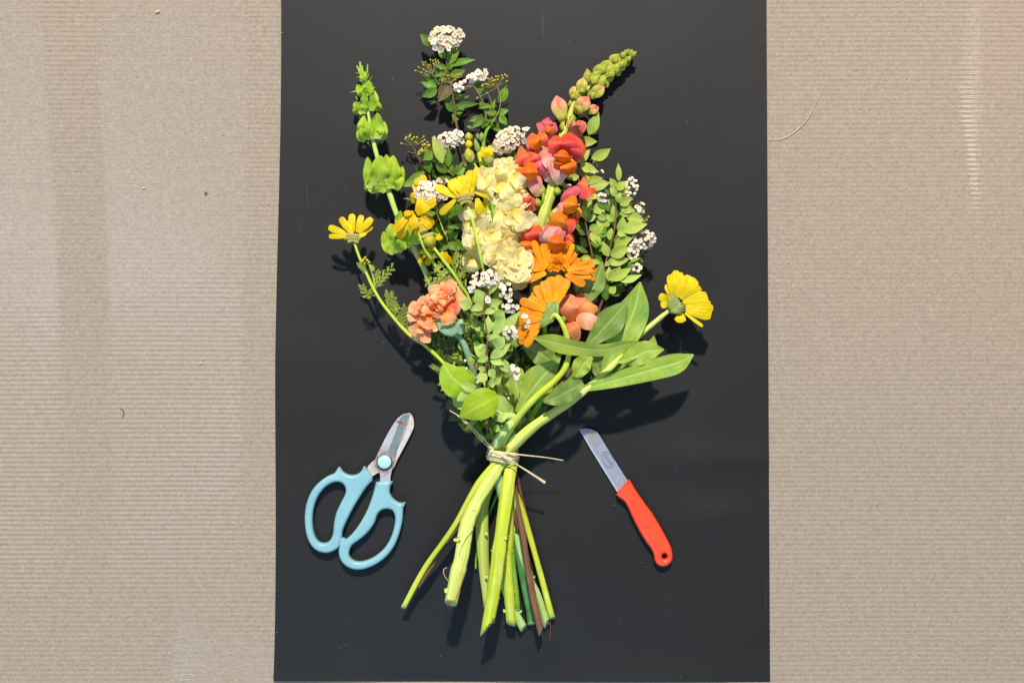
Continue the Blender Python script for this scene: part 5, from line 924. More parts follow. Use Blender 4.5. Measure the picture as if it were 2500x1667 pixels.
# ================= white spirea twigs =================
def leaves(T, f, lst, z, mat='leafspi', dz=5, name='leaf', prof='leaf', stalk=True, fold=.22):
    rs = random.Random(int(lst[0][0]) + len(lst))
    for it in lst:
        bx, by, tx, ty, w_ = it[:5]; zz = it[5] if len(it) > 5 else z + rs.uniform(-3, 3)
        m = it[6] if len(it) > 6 else mat
        leaf(T, f, (bx, by), (tx, ty), w_, (zz, zz + rs.uniform(-1, dz)), m, bend=rs.uniform(-.08, .08), sag=rs.uniform(0, 2), prof=prof, rs=rs, fold=fold, seed=int(tx * 7 + ty))
g_sp = 'white spirea twigs in the bouquet'
def build_spirea():
    T = Thing('spirea_twig', 'tallest spirea twig, with a dome of white florets at the very top of the bouquet', 'flowering twig', P('n', BX, BY, 30), g_sp)
    stem(T, path(('A', [(1028, 350, 20), (1040, 530, 20), (1075, 700, 22), (1110, 880, 24), (1130, 1080, 24), (1180, 1270, 26), (1210, 1480, 26)]), ('n', [(1160, 520, 24), (1180, 720, 20), (1205, 950, 20), (1248, BY, 18), (1256, 1180, 26), (1263, 1236, 28)]), ('N', [(1370, 60, 28), (1420, 400, 27), (1490, 780, 27), (1570, 1130, 27)])), [1.8, 2, 2.2, 2.4, 2.6, 2.8, 3, 3.5, 4, 5, 6, 6.5, 7, 7.5, 8, 8.5, 9], 'st_brown', 'cutwood', seg=10, bump=.06, cutang=1.2, nubs=[('M', 1575, 870, 16, 20, -10, 5), ('M', 1545, 960, 16, -30, -15, 6), ('N', 1395, 240, 17, -5, -5, 7), ('N', 1490, 555, 19, 28, -6, 5)])
    cluster(T, 'A', 1030, 205, 175, 95, 26, (1028, 350, 20), n=50, dome=7, kind='i', size=1.05, seed=3)
    cluster(T, 'A', 970, 290, 95, 60, 30, (1028, 350, 20), n=9, dome=3, kind='w', size=1.25, seed=4)
    leaves(T, 'A', [(870, 310, 766, 180, 42), (1020, 430, 940, 330, 34), (1050, 490, 1165, 310, 52), (1060, 500, 1325, 437, 32), (1060, 600, 1225, 540, 42), (1060, 560, 1010, 540, 30), (1040, 520, 905, 480, 26), (1030, 570, 780, 590, 26, 18), (1030, 570, 890, 550, 24), (950, 690, 780, 590, 24, 18), (940, 620, 745, 670, 34, 16, 'leafred'), (940, 710, 775, 665, 32), (940, 730, 780, 810, 42), (1020, 620, 960, 690, 30), (1070, 660, 945, 865, 62, 24, 'leafred'), (1090, 620, 1180, 660, 40, 18, 'leafred'), (1100, 870, 985, 830, 42), (920, 820, 868, 890, 14), (1120, 960, 1010, 870, 34), (1115, 830, 1265, 805, 24), (1110, 900, 1370, 880, 26, 30), (1120, 960, 1205, 930, 44), (1130, 980, 1200, 880, 40), (1130, 970, 1100, 1060, 36), (1135, 990, 1190, 1000, 14), (1050, 560, 1100, 540, 30), (1110, 800, 1150, 790, 24), (1040, 540, 1120, 480, 20)], 20)
    umbel(T, 'A', (895, 580), [(720, 550), (750, 515), (775, 570), (790, 465), (800, 490), (820, 465), (850, 490), (870, 440), (895, 450), (920, 440), (945, 450), (955, 470), (900, 480), (925, 465), (840, 520), (870, 500), (880, 540), (800, 540), (830, 560), (910, 500)], 28, .0011, seed=1)
    umbel(T, 'A', (1075, 680), [(970, 600), (975, 620), (1000, 600), (1020, 590), (1040, 600), (1090, 590), (1110, 610), (1130, 595), (1150, 590), (1170, 590), (1175, 610), (990, 650), (1060, 600), (1140, 620), (1090, 690), (1120, 640), (1000, 640)], 30, .0011, seed=2)
    stem(T, V('A', [(895, 580, 24), (930, 650, 22), (960, 700, 20)]), [1, 1, 1.2], 'pedicel', name='twiglet', seg=6)
    stem(T, V('A', [(1075, 680, 26), (1095, 780, 24), (1108, 860, 22)]), [1, 1, 1.2], 'pedicel', name='twiglet', seg=6)

    T = Thing('spirea_twig', 'upper middle spirea twig with a white floret cluster beside a fan of yellow buds', 'flowering twig', P('n', BX, BY, 30), g_sp)
    stem(T, path(('A', [(1470, 1110, 26), (1430, 1170, 26), (1405, 1300, 26), (1440, 1500, 26)]), ('n', [(1215, 560, 22), (1225, 800, 18), (1235, 980, 18), (1245, BY, 14), (1180, 1290, 10)]), ('N', [(885, 330, 8), (878, 470, 8)])), [3, 4, 5, 4, 4, 4, 4, 4, 3, 3, 2.5], 'st_green', 'cutwood', seg=8)
    stem(T, V('A', [(1470, 1110, 26), (1560, 950, 28), (1575, 830, 30), (1550, 720, 30)]), [1.3, 1.2, 1, 1], 'pedicel', name='twiglet', seg=6)
    stem(T, V('A', [(1440, 1120, 26), (1420, 960, 28), (1380, 820, 30), (1310, 710, 30)]), [1.3, 1.2, 1, 1], 'pedicel', name='twiglet', seg=6)
    stem(T, V('A', [(1495, 950, 26), (1480, 850, 28), (1450, 780, 30)]), [1, .9, .8], 'pedicel', name='twiglet', seg=6)
    cluster(T, 'A', 1290, 620, 140, 34, 32, (1300, 705, 30), n=15, dome=4, kind='w', size=1.0, seed=6, ang=-.42, closed=.55)
    cluster(T, 'A', 1165, 710, 46, 50, 32, (1290, 710, 30), n=8, dome=3, kind='w', size=1.0, seed=7, closed=.3)
    cluster(T, 'A', 1380, 585, 46, 40, 34, (1310, 705, 30), n=6, dome=3, kind='w', size=1.15, seed=8, closed=.2)
    umbel(T, 'A', (1545, 715), [(1395, 715), (1400, 690), (1430, 680), (1450, 690), (1455, 660), (1470, 640), (1480, 670), (1490, 625), (1500, 650), (1520, 645), (1530, 610), (1550, 640), (1555, 610), (1590, 600), (1600, 625), (1640, 605), (1640, 655), (1620, 590), (1450, 630), (1440, 775), (1390, 705), (1500, 690), (1340, 825)], 32, .0012, seed=3)
    leaves(T, 'A', [(1390, 790, 1325, 650, 32), (1560, 870, 1640, 695, 46), (1400, 880, 1440, 960, 40), (1410, 950, 1365, 860, 36), (1540, 900, 1350, 930, 14), (1480, 1080, 1525, 830, 30), (1540, 960, 1420, 970, 34), (1400, 1020, 1360, 990, 26), (1400, 1030, 1255, 1060, 30), (1400, 1040, 1285, 1130, 30), (1380, 1080, 1470, 1050, 40), (1550, 1000, 1660, 945, 32), (1560, 1010, 1640, 1095, 34), (1480, 1080, 1530, 990, 30), (1490, 1110, 1650, 1060, 26, 18), (1500, 1130, 1480, 1080, 18), (1300, 1130, 1230, 1110, 14), (1430, 1110, 1390, 1060, 40), (1430, 1000, 1500, 940, 36), (1650, 1120, 1480, 1130, 24, 16)], 25)

    T = Thing('spirea_twig', 'leafy spirea twig left of the stock with a spidery bud head leaning out left', 'flowering twig', P('n', BX, BY, 30), g_sp)
    stem(T, path(('a', [(390, 620, 18), (450, 780, 20), (580, 990, 24), (700, 1170, 30)]), ('C', [(1110, 230, 34), (1200, 500, 34), (1280, 760, 30), (1440, 1020, 26)]), ('n', [(1185, 800, 18), (1210, 1000, 18), (1232, BY, 12), (1180, 1220, 16)]), ('N', [(540, 250, 22), (400, 450, 22), (270, 650, 20)])), [1.2, 1.4, 1.6, 1.8, 2, 2.2, 2.6, 3, 3.5, 4.5, 5.5, 6, 6, 6, 5.5], 'st_brown', 'cutwood', seg=8, bump=.04)
    hub = (385, 600); umbel(T, 'a', hub, [(155, 555), (235, 465), (250, 435), (295, 430), (328, 390), (360, 475), (400, 440), (415, 520), (455, 440), (582, 425), (600, 490), (560, 520), (655, 530), (440, 540), (320, 410), (240, 480)], 22, .0013, wander=1.4, hubz=18, seed=5)
    T.part('pedicels', merge(*[tube(V('a', [(390, 610, 18), (430, 700, 16), (370, 735, 14), (285, 710, 12)]), .0003, 5, 12, False)]), Mt['pedicel'])
    umbel(T, 'a', (780, 720), [(490, 755), (495, 720), (525, 690), (545, 660), (620, 640), (570, 590), (610, 575), (670, 600), (690, 590), (600, 690), (640, 680), (560, 700)], 36, .0017, hubz=34, seed=6)
    cluster(T, 'a', 1060, 470, 270, 110, 38, (1050, 700, 36), n=30, dome=5, kind='w', size=.95, seed=9, closed=.15)
    cluster(T, 'a', 1230, 400, 110, 90, 40, (1270, 600, 36), n=10, dome=4, kind='w', size=1.0, seed=19)
    cluster(T, 'a', 970, 640, 30, 30, 46, (1050, 760, 36), n=1, dome=3, kind='w', size=2.2, seed=10)
    stem(T, V('a', [(1160, 1180, 36), (1060, 1090, 38), (930, 920, 40)]), [1.6, 1.5, 1.2], 'st_lime', name='twiglet', seg=6)
    leaves(T, 'a', [(600, 1080, 140, 1380, 90, 30), (770, 730, 570, 870, 80), (700, 1120, 690, 770, 66), (950, 940, 740, 420, 80, 46, 'leafspil'), (1060, 1010, 1060, 620, 70, 42), (1060, 1020, 1000, 760, 60, 38), (1040, 1110, 800, 900, 80), (1160, 1170, 1100, 930, 55), (1190, 1130, 1390, 1020, 90), (1200, 1090, 1340, 880, 30), (1180, 1210, 800, 1200, 36), (1200, 1190, 1280, 1240, 60), (1170, 900, 1130, 600, 60, 30, 'leafdark'), (800, 1200, 720, 1000, 60, 26, 'leafdark'), (860, 1050, 760, 900, 60, 26, 'leafdark'), (1000, 1200, 860, 1020, 60, 26, 'leafdark'), (1280, 1150, 1200, 950, 60, 26, 'leafdark'), (900, 1240, 780, 1160, 50, 26, 'leafdark'), (1380, 900, 1460, 1000, 70, 26, 'leafspi')], 36)
    stem(T, V('C', [(1170, 470, 40), (1210, 650, 40), (1290, 860, 38)]), [1.4, 1.4, 1.4], 'st_lime', name='twiglet', seg=6)
    leaves(T, 'C', [(1310, 850, 1400, 770, 32), (1310, 860, 1460, 950, 44), (1300, 860, 1200, 960, 34), (1290, 850, 1180, 830, 40, 30, 'leafdark'), (1290, 720, 1480, 685, 24, 40), (1310, 860, 1300, 640, 26), (1290, 620, 1430, 560, 32, 30, 'leafspi'), (1320, 640, 1480, 600, 36, 28, 'leafspi'), (1300, 870, 1390, 950, 40), (1280, 790, 1200, 700, 34, 28, 'leafdark'), (1250, 580, 1180, 500, 34, 26, 'leafdark'), (1320, 980, 1300, 870, 38, 28, 'leafdark'), (1370, 750, 1440, 640, 40, 24, 'leafdark'), (1400, 860, 1480, 800, 40, 24, 'leafdark'), (1240, 920, 1180, 860, 40, 22, 'leafdark'), (1390, 1100, 1440, 960, 46, 20, 'leafdark'), (1300, 1040, 1400, 1000, 46, 18, 'leafdark')], 34)

    T = Thing('spirea_twig', 'spirea twig with a slanting ivory floret cluster between the stock buds and the red snapdragon', 'flowering twig', P('n', BX, BY, 30), g_sp)
    stem(T, path(('A', [(1690, 1360, 36), (1670, 1480, 34), (1650, 1600, 30)]), ('n', [(1240, 560, 24), (1250, 800, 16), (1245, 1000, 16), (1242, BY, 12), (1250, 1230, 12)])), [1.5, 1.6, 1.8, 2.5, 3, 3, 3.5, 3.5], 'st_brown', 'cutwood', seg=8)
    cluster(T, 'A', 1640, 1250, 160, 95, 42, (1690, 1370, 36), n=46, dome=6, kind='i', size=1.05, seed=11, ang=-.75)
    cluster(T, 'A', 1840, 1200, 40, 60, 38, (1690, 1340, 36), n=5, dome=2, kind='w', size=1.15, seed=12)
    leaves(T, 'B', [(280, 1250, 445, 1095, 32, 46), (260, 1200, 120, 1150, 46, 24, 'leafdark'), (200, 1300, 80, 1230, 50, 24, 'leafdark'), (260, 1340, 330, 1200, 50, 24, 'leafdark'), (120, 1260, 200, 1160, 50, 22, 'leafspi')], 30)

    T = Thing('spirea_twig', 'spirea twig with crisp white florets lying over the golden daisy beside the bells', 'flowering twig', P('n', BX, BY, 30), g_sp)
    stem(T, path(('C', [(1170, 440, 50), (1190, 600, 44), (1260, 780, 36)]), ('n', [(1130, 700, 26), (1190, 950, 20), (1236, BY, 16), (1252, 1220, 14)])), [1.2, 1.3, 1.4, 2, 2.5, 3, 3], 'pedicel', 'cutwood', seg=7)
    cluster(T, 'C', 1080, 350, 125, 85, 52, (1170, 440, 50), n=34, dome=6, kind='w', size=1.0, seed=13, ang=-.3)
    cluster(T, 'C', 1080, 420, 80, 45, 58, (1170, 440, 50), n=5, dome=3, kind='w', size=1.5, seed=14)
    cluster(T, 'C', 1240, 400, 50, 60, 50, (1170, 440, 50), n=8, dome=3, kind='i', size=1.0, seed=15)
    cluster(T, 'C', 1240, 260, 50, 16, 44, (1170, 440, 50), n=5, dome=2, kind='i', size=.9, seed=16)
    leaves(T, 'C', [(1180, 580, 1050, 560, 20, 66), (980, 450, 840, 432, 8, 48), (1240, 560, 1180, 530, 18)], 44)

    # ---- right side twigs ----
    T = Thing('spirea_twig', 'leafy brown spirea twig directly right of the snapdragon, with pale leaves and few flowers', 'flowering twig', P('n', BX, BY, 30), g_sp)
    stem(T, path(('B', [(1090, 1200, 22)]), ('D', [(1132, 150, 24), (1125, 300, 26), (1155, 520, 32), (1190, 740, 34), (1240, 980, 34), (1262, 1130, 32)]), ('n', [(1440, 700, 28), (1400, 850, 24), (1320, 1000, 20), (1246, BY, 18), (1205, 1190, 20)]), ('N', [(690, 60, 20), (560, 240, 20)])), [1.2, 1.4, 1.5, 1.8, 2, 2.2, 2.4, 3, 3.5, 5, 5.5, 5.5, 5, 5], 'st_brown', 'cutwood', seg=8, bump=.05)
    leaves(T, 'D', [(1140, 160, 1240, 20, 36), (1140, 160, 1330, 250, 42), (1200, 140, 1225, 345, 34), (1250, 110, 1450, 12, 48), (1130, 290, 1000, 315, 30), (1200, 370, 1370, 308, 36), (1230, 400, 1440, 355, 56), (1190, 500, 1400, 468, 46), (1190, 740, 1310, 660, 36), (1270, 655, 1440, 590, 52), (1190, 720, 1180, 560, 32), (1200, 740, 1260, 520, 32), (1300, 750, 1455, 770, 62), (1230, 830, 1340, 790, 34), (1310, 960, 1370, 780, 46), (1250, 860, 1300, 980, 32), (1200, 880, 1085, 700, 42, 22, 'leafspi'), (1220, 1060, 1095, 985, 24, 28, 'leafspi'), (1220, 930, 1350, 850, 32), (1300, 1010, 1330, 880, 30), (1300, 1020, 1425, 870, 12), (1250, 1110, 1130, 1130, 24), (1140, 170, 1150, 10, 34), (1120, 160, 1080, 80, 40), (1180, 190, 1250, 250, 36), (1260, 560, 1190, 470, 36), (1340, 900, 1440, 850, 36, 26, 'leafspi'), (1370, 700, 1300, 620, 40, 24, 'leafspi'), (1240, 460, 1330, 520, 40, 24, 'leafspi'), (1170, 620, 1240, 600, 36, 22, 'leafspi'), (1270, 1080, 1320, 1000, 34, 24, 'leafspi'), (1310, 1130, 1330, 1020, 40, 26, 'leafspi'), (1200, 960, 1170, 860, 40, 18, 'leafdark')], 34, 'leafspil')
    leaves(T, 'B', [(1060, 950, 1165, 720, 52, 16), (950, 1010, 1150, 1015, 46, 18), (900, 900, 960, 760, 40, 12, 'leafspi'), (1060, 940, 1145, 830, 50, 12), (880, 1400, 960, 1340, 40, 24), (980, 1340, 1030, 1300, 30)], 20, 'leafspil')
    umbel(T, 'D', (1270, 120), [(1340, 245), (1370, 250), (1280, 260), (1360, 235), (1310, 180)], 24, .0016, 'white', hubz=24, seed=8)
    cluster(T, 'D', 1370, 515, 46, 44, 38, (1300, 560, 34), n=9, dome=3, kind='w', size=.85, seed=17, closed=.3, buds=5)
    cluster(T, 'D', 1010, 410, 28, 46, 26, (1060, 440, 24), n=5, dome=2, kind='i', size=1.0, seed=37)

    T = Thing('spirea_twig', 'outermost spirea twig on the right, pale leaves with white buds along its side', 'flowering twig', P('n', BX, BY, 30), g_sp)
    stem(T, path(('D', [(1490, 420, 46), (1500, 560, 48), (1490, 800, 50), (1440, 1010, 48), (1395, 1180, 46), (1385, 1400, 40), (1365, 1540, 36)]), ('n', [(1420, 860, 26), (1340, 980, 22), (1258, BY, 14), (1330, 1420, 10)]), ('N', [(1640, 900, 10), (1662, 1000, 8), (1672, 1080, 6), (1668, 1230, 2)])), [1.6, 1.8, 2.2, 2.4, 2.6, 2.8, 3, 4, 4, 4, 2, 1.5, 1.2, 1, .8], 'st_brown', 'cutwood', seg=8, bump=.06)
    leaves(T, 'D', [(1490, 420, 1438, 308, 32), (1530, 345, 1525, 158, 28), (1510, 430, 1600, 340, 38), (1500, 500, 1440, 400, 30), (1525, 560, 1540, 450, 28), (1540, 580, 1660, 510, 44), (1540, 585, 1700, 640, 40), (1535, 660, 1670, 685, 30), (1600, 690, 1790, 740, 48), (1525, 860, 1570, 690, 42), (1560, 845, 1820, 772, 56), (1510, 860, 1600, 890, 28), (1480, 750, 1400, 675, 28), (1490, 745, 1470, 570, 30), (1435, 935, 1460, 810, 34), (1480, 1010, 1670, 910, 50), (1445, 1095, 1635, 1000, 56), (1410, 1155, 1640, 1125, 46), (1430, 1100, 1375, 950, 38), (1415, 1340, 1550, 1200, 48), (1420, 1340, 1430, 1200, 30), (1525, 1340, 1765, 1280, 34), (1400, 1150, 1440, 1190, 34), (1440, 1340, 1660, 1210, 44), (1640, 1160, 1750, 1115, 14), (1400, 1540, 1420, 1370, 40, 40, 'leafspi'), (1450, 1490, 1560, 1370, 54, 34, 'leafspi'), (1430, 1460, 1500, 1400, 36), (1610, 480, 1560, 400, 40), (1600, 600, 1640, 560, 44, 38, 'leafspi'), (1580, 960, 1470, 920, 38, 40, 'leafspi'), (1420, 880, 1370, 800, 44, 36, 'leafspi'), (1600, 800, 1640, 700, 46, 36, 'leafspi'), (1540, 1120, 1450, 1080, 40, 36, 'leafspi'), (1340, 1180, 1300, 1080, 34, 26, 'leafspi'), (1590, 1240, 1640, 1150, 44, 38, 'leafspi'), (1380, 1040, 1300, 1010, 30, 30, 'leafspi'), (1350, 1240, 1330, 1100, 30, 24, 'leafspi'), (1470, 1500, 1530, 1350, 50, 24, 'leafdark'), (1400, 700, 1330, 680, 30, 34)], 48, 'leafspil')
    rs = random.Random(21); tw = cr([(1490, 430), (1500, 620), (1490, 800), (1440, 1010), (1395, 1200), (1380, 1450)], 40)
    for i in range(44):
        x, y = tw[rs.randint(0, 40)]; sg = rs.choice([-1, 1, 1]); d = rs.uniform(10, 120); a = rs.uniform(-1.2, .2); x += sg * d; L = rs.uniform(80, 125)
        leaf(T, 'D', (x, y), (x + sg * math.cos(a) * L, y + math.sin(a) * L), rs.uniform(20, 30), (30 + rs.uniform(-6, 12), 38), rs.choice(['leafspil', 'leafspi', 'leafspil']), rs=rs, nu=8)
    for cx, cy, rx, ry, n, hub, k in [(1650, 410, 70, 105, 26, (1590, 440, 44), 21), (1740, 625, 40, 80, 12, (1680, 700, 42), 22), (1790, 930, 60, 110, 16, (1690, 960, 42), 23), (1860, 910, 40, 70, 12, (1720, 960, 42), 24), (1680, 1050, 55, 90, 18, (1610, 1070, 42), 25), (1720, 1220, 60, 44, 9, (1640, 1260, 42), 26), (1700, 960, 40, 70, 8, (1650, 1000, 42), 27)]:
        cluster(T, 'D', cx, cy, rx, ry, 44, hub, n=n, dome=4, kind='m', size=.85, seed=k, closed=.35, buds=8)
    umbel(T, 'D', (1700, 740), [(1830, 700), (1800, 745), (1780, 660), (1810, 730)], 42, .0014, hubz=42)

    # ---- centre front twig ----
    T = Thing('spirea_twig', 'front spirea twig with pale leaves and white florets lying below the cream stock', 'flowering twig', P('n', BX, BY, 50), g_sp)
    stem(T, path(('E', [(765, 260, 86), (752, 420, 86), (782, 620, 84), (772, 800, 82), (775, 1000, 80), (790, 1200, 62), (795, 1400, 48), (805, 1530, 40)]), ('n', [(1214, BY, 32), (1262, 1280, 24)]), ('N', [(1310, 100, 16), (1420, 500, 12), (1560, 800, 10), (1630, 1050, 8)])), [1.2, 1.5, 1.8, 2, 2.1, 2.2, 2.4, 2.7, 4, 5.5, 7, 7.5, 8, 8], 'st_brown', 'cutwood', seg=8, bump=.05)
    stem(T, path(('n', [(1244, BY, 30), (1254, 1210, 20)]), ('N', [(1310, 100, 17.5), (1420, 500, 13.5), (1545, 770, 11.5), (1632, 1052, 9)])), [6, 7, 8, 8.6, 8.8, 9], 'st_pale', name='lower_stem', cutang=1.)
    leaves(T, 'E', [(750, 370, 690, 220, 50), (650, 375, 540, 340, 39), (760, 370, 640, 400, 29), (750, 425, 650, 385, 26), (760, 420, 855, 395, 24), (780, 355, 912, 325, 32), (800, 270, 895, 95, 27), (830, 600, 935, 455, 36), (890, 590, 1055, 405, 37), (790, 600, 790, 440, 32), (860, 480, 925, 400, 44), (800, 620, 895, 620, 21), (840, 700, 925, 620, 45), (780, 790, 670, 700, 44), (790, 790, 700, 830, 27), (805, 800, 982, 672, 37), (805, 815, 925, 850, 29), (900, 800, 980, 925, 36), (770, 895, 700, 885, 19), (780, 930, 695, 1000, 37), (790, 1010, 860, 1010, 29), (700, 1070, 545, 1010, 32, 86), (600, 1150, 560, 1080, 49), (870, 1100, 965, 1260, 45, 84), (870, 1320, 955, 1275, 32), (835, 1370, 895, 1390, 26, 60), (740, 1420, 620, 1360, 29, 50, 'leafspi'), (760, 1455, 835, 1430, 22, 50, 'leafspi'), (780, 1480, 690, 1440, 16, 46), (660, 330, 720, 300, 32), (840, 560, 830, 500, 29), (780, 650, 840, 600, 24), (760, 730, 720, 680, 29), (790, 900, 850, 950, 32), (830, 1000, 900, 960, 27), (560, 1200, 500, 1130, 32, 50), (780, 1300, 720, 1390, 32, 40, 'leafspi'), (860, 1300, 800, 1380, 32, 36, 'leafspi'), (760, 1340, 690, 1300, 32, 34, 'leafdark'), (900, 1400, 860, 1300, 32, 34, 'leafdark'), (700, 1380, 640, 1300, 36, 34, 'leafdark'), (830, 470, 870, 560, 41, 70), (700, 470, 640, 420, 27, 60, 'leafspi'), (900, 720, 860, 640, 41, 60, 'leafspi'), (720, 650, 660, 600, 32, 50, 'leafspi'), (660, 860, 640, 780, 27, 60)], 82, 'leafblue')
    rs = random.Random(22); tw = cr([(760, 330), (760, 480), (780, 640), (775, 900), (790, 1200), (800, 1430)], 40)
    for i in range(46):
        x, y = tw[rs.randint(2, 40)]; sg = rs.choice([-1, 1]); d = rs.uniform(5, 80); a = rs.uniform(-1.3, .1); x += sg * d; L = rs.uniform(60, 105)
        leaf(T, 'E', (x, y), (x + sg * math.cos(a) * L, y + math.sin(a) * L), rs.uniform(15, 24), (66 + rs.uniform(-18, 8) - max(0, y - 1100) * .06, 70 - max(0, y - 1100) * .06), rs.choice(['leafblue', 'leafspil', 'leafspi']), rs=rs, nu=8)
    for cx, cy, rx, ry, n, hub, k, sz in [(770, 140, 115, 62, 34, (770, 260, 78), 31, .95), (680, 200, 50, 50, 9, (760, 270, 78), 32, .9), (930, 235, 50, 75, 18, (860, 330, 78), 33, .95), (975, 370, 62, 60, 12, (900, 430, 80), 34, .95), (985, 590, 65, 60, 13, (900, 640, 80), 35, .95), (800, 300, 16, 24, 2, (800, 340, 80), 36, 1.2), (1105, 490, 22, 45, 4, (900, 620, 84), 38, 1.0), (1010, 895, 26, 44, 6, (900, 940, 76), 39, .9), (1030, 965, 26, 26, 3, (900, 940, 76), 40, 1.1), (650, 190, 30, 60, 6, (740, 280, 78), 41, .8)]:
        cluster(T, 'E', cx, cy, rx, ry, 84, hub, n=n, dome=4, kind='w', size=sz, seed=k, closed=.25)
    umbel(T, 'E', (860, 830), [(930, 940), (870, 1020), (840, 900), (810, 940), (960, 1130), (880, 870), (845, 1000)], 74, .0012, 'white', hubz=76, wander=3)
    umbel(T, 'E', (700, 850), [(600, 820), (610, 885), (625, 935), (700, 1000), (690, 960), (705, 990)], 70, .0017, 'white', hubz=74, wander=3)
    umbel(T, 'E', (880, 1080), [(960, 1130), (940, 1100), (965, 1145)], 72, .0012, 'budy', hubz=72, wander=3)

    # ---- two big round leaves and foliage at the neck ----
    T = Thing('leafy_stem', 'pale stem with two large smooth round green leaves just above the raffia tie', 'leafy stem', P('n', BX, BY, 40))
    stem(T, path(('E', [(700, 1050, 60), (860, 1250, 60)]), ('e', [(820, 960, 56), (680, 1150, 54), (560, 1350, 46)]), ('n', [(1205, BY, 40), (1245, 1300, 22)]), ('N', [(1160, 480, 16), (1240, 820, 14), (1385, 1100, 10)])), [4, 6, 9, 12, 13, 12, 10, 10, 10, 10], 'st_pale', seg=20, bump=.03, cutang=.5, nubs=[('N', 1330, 950, 14, 40, -40, 6)])
    stem(T, path(('n', [(1238, BY, 34), (1242, 1210, 32)]), ('N', [(1235, 60, 30), (1215, 400, 26), (1235, 780, 24), (1255, 1060, 20)])), [8, 9, 10, 11, 11.5, 11], 'st_yel', name='side_stem', seg=20, bump=.03, cutang=-.4, nubs=[('N', 1250, 290, 28, 22, -14, 5), ('N', 1280, 720, 24, 18, -12, 5), ('N', 1200, 940, 24, -30, -40, 7)])
    T.part('leaf', blade(V('E', [(872, 1120, 84), (780, 1160, 92), (670, 1220, 92), (560, 1285, 84)]), [W('E', q) for q in (44, 108, 118, 92, 16)], nu=20, nv=10, fold=.08, cup=-.16, wave=.02), Mt['leafround'])
    T.part('leaf', blade(V('E', [(640, 1110, 66), (560, 1020, 72), (470, 930, 70), (425, 830, 64)]), [W('E', q) for q in (20, 120, 130, 80, 8)], nu=20, nv=10, fold=.12, cup=-.1, wave=.03), Mt['leafround'])
    T.part('leaf', blade(V('E', [(640, 1180, 52), (560, 1160, 54), (490, 1130, 50)]), [W('E', q) for q in (20, 60, 50, 8)], nu=14, nv=8, fold=.2), Mt['leafblue'])
    for i, (x, y, x2, y2, w_, z) in enumerate([(930, 1500, 1020, 1400, 34, 44), (1020, 1360, 1050, 1260, 40, 50), (740, 1500, 690, 1400, 34, 34), (820, 1420, 760, 1300, 50, 26)]): leaf(T, 'E', (x, y), (x2, y2), w_, (z, z + 3), 'leafcald')
    for pts, w_ in [([(1150, 600), (1120, 640), (1080, 690)], 20), ([(1170, 640), (1130, 690), (1090, 720)], 20), ([(1080, 560), (1110, 610), (1120, 650)], 18), ([(1060, 520), (1090, 560), (1100, 600)], 16), ([(1140, 700), (1120, 740), (1100, 770)], 18), ([(1180, 800), (1150, 840), (1110, 880)], 20), ([(1200, 860), (1150, 880), (1100, 850)], 20), ([(1130, 560), (1140, 600), (1130, 640)], 16), ([(1160, 760), (1140, 800), (1120, 830)], 18), ([(1100, 900), (1080, 930), (1090, 960)], 14), ([(1100, 640), (1070, 650), (1040, 690)], 14)]:
        fern(T, 'n', pts, w_, 'fern', z=30, n=5)
    # dark filler foliage low in the bundle, part of this leafy stem
    rs = random.Random(11)
    for (f, x0, x1, y0, y1, n, zz) in [('n', 1030, 1120, 400, 470, 22, 18), ('n', 1060, 1150, 520, 640, 40, 22), ('n', 1070, 1170, 780, 920, 34, 24), ('n', 1440, 1540, 500, 700, 30, 24), ('n', 1400, 1460, 470, 640, 18, 18), ('n', 1180, 1260, 380, 460, 18, 14), ('n', 1150, 1330, 470, 700, 26, 20), ('n', 1130, 1300, 700, 1000, 40, 26), ('n', 1300, 1440, 720, 930, 26, 22), ('n', 1330, 1450, 560, 720, 16, 18), ('n', 1150, 1260, 980, 1070, 14, 24), ('n', 1080, 1180, 480, 660, 16, 16)]:
        for i in range(n):
            x, y = rs.uniform(x0, x1), rs.uniform(y0, y1); a = math.atan2(y - 1150, x - 1230) + rs.uniform(-.9, .9); L = rs.uniform(26, 50)
            leaf(T, f, (x, y), (x + math.cos(a) * L, y + math.sin(a) * L), rs.uniform(8, 13), (zz + rs.uniform(-6, 6), zz + rs.uniform(-2, 8)), rs.choice(['leafdark', 'leafdark', 'leafspi']), rs=rs, nu=7)
build_spirea()

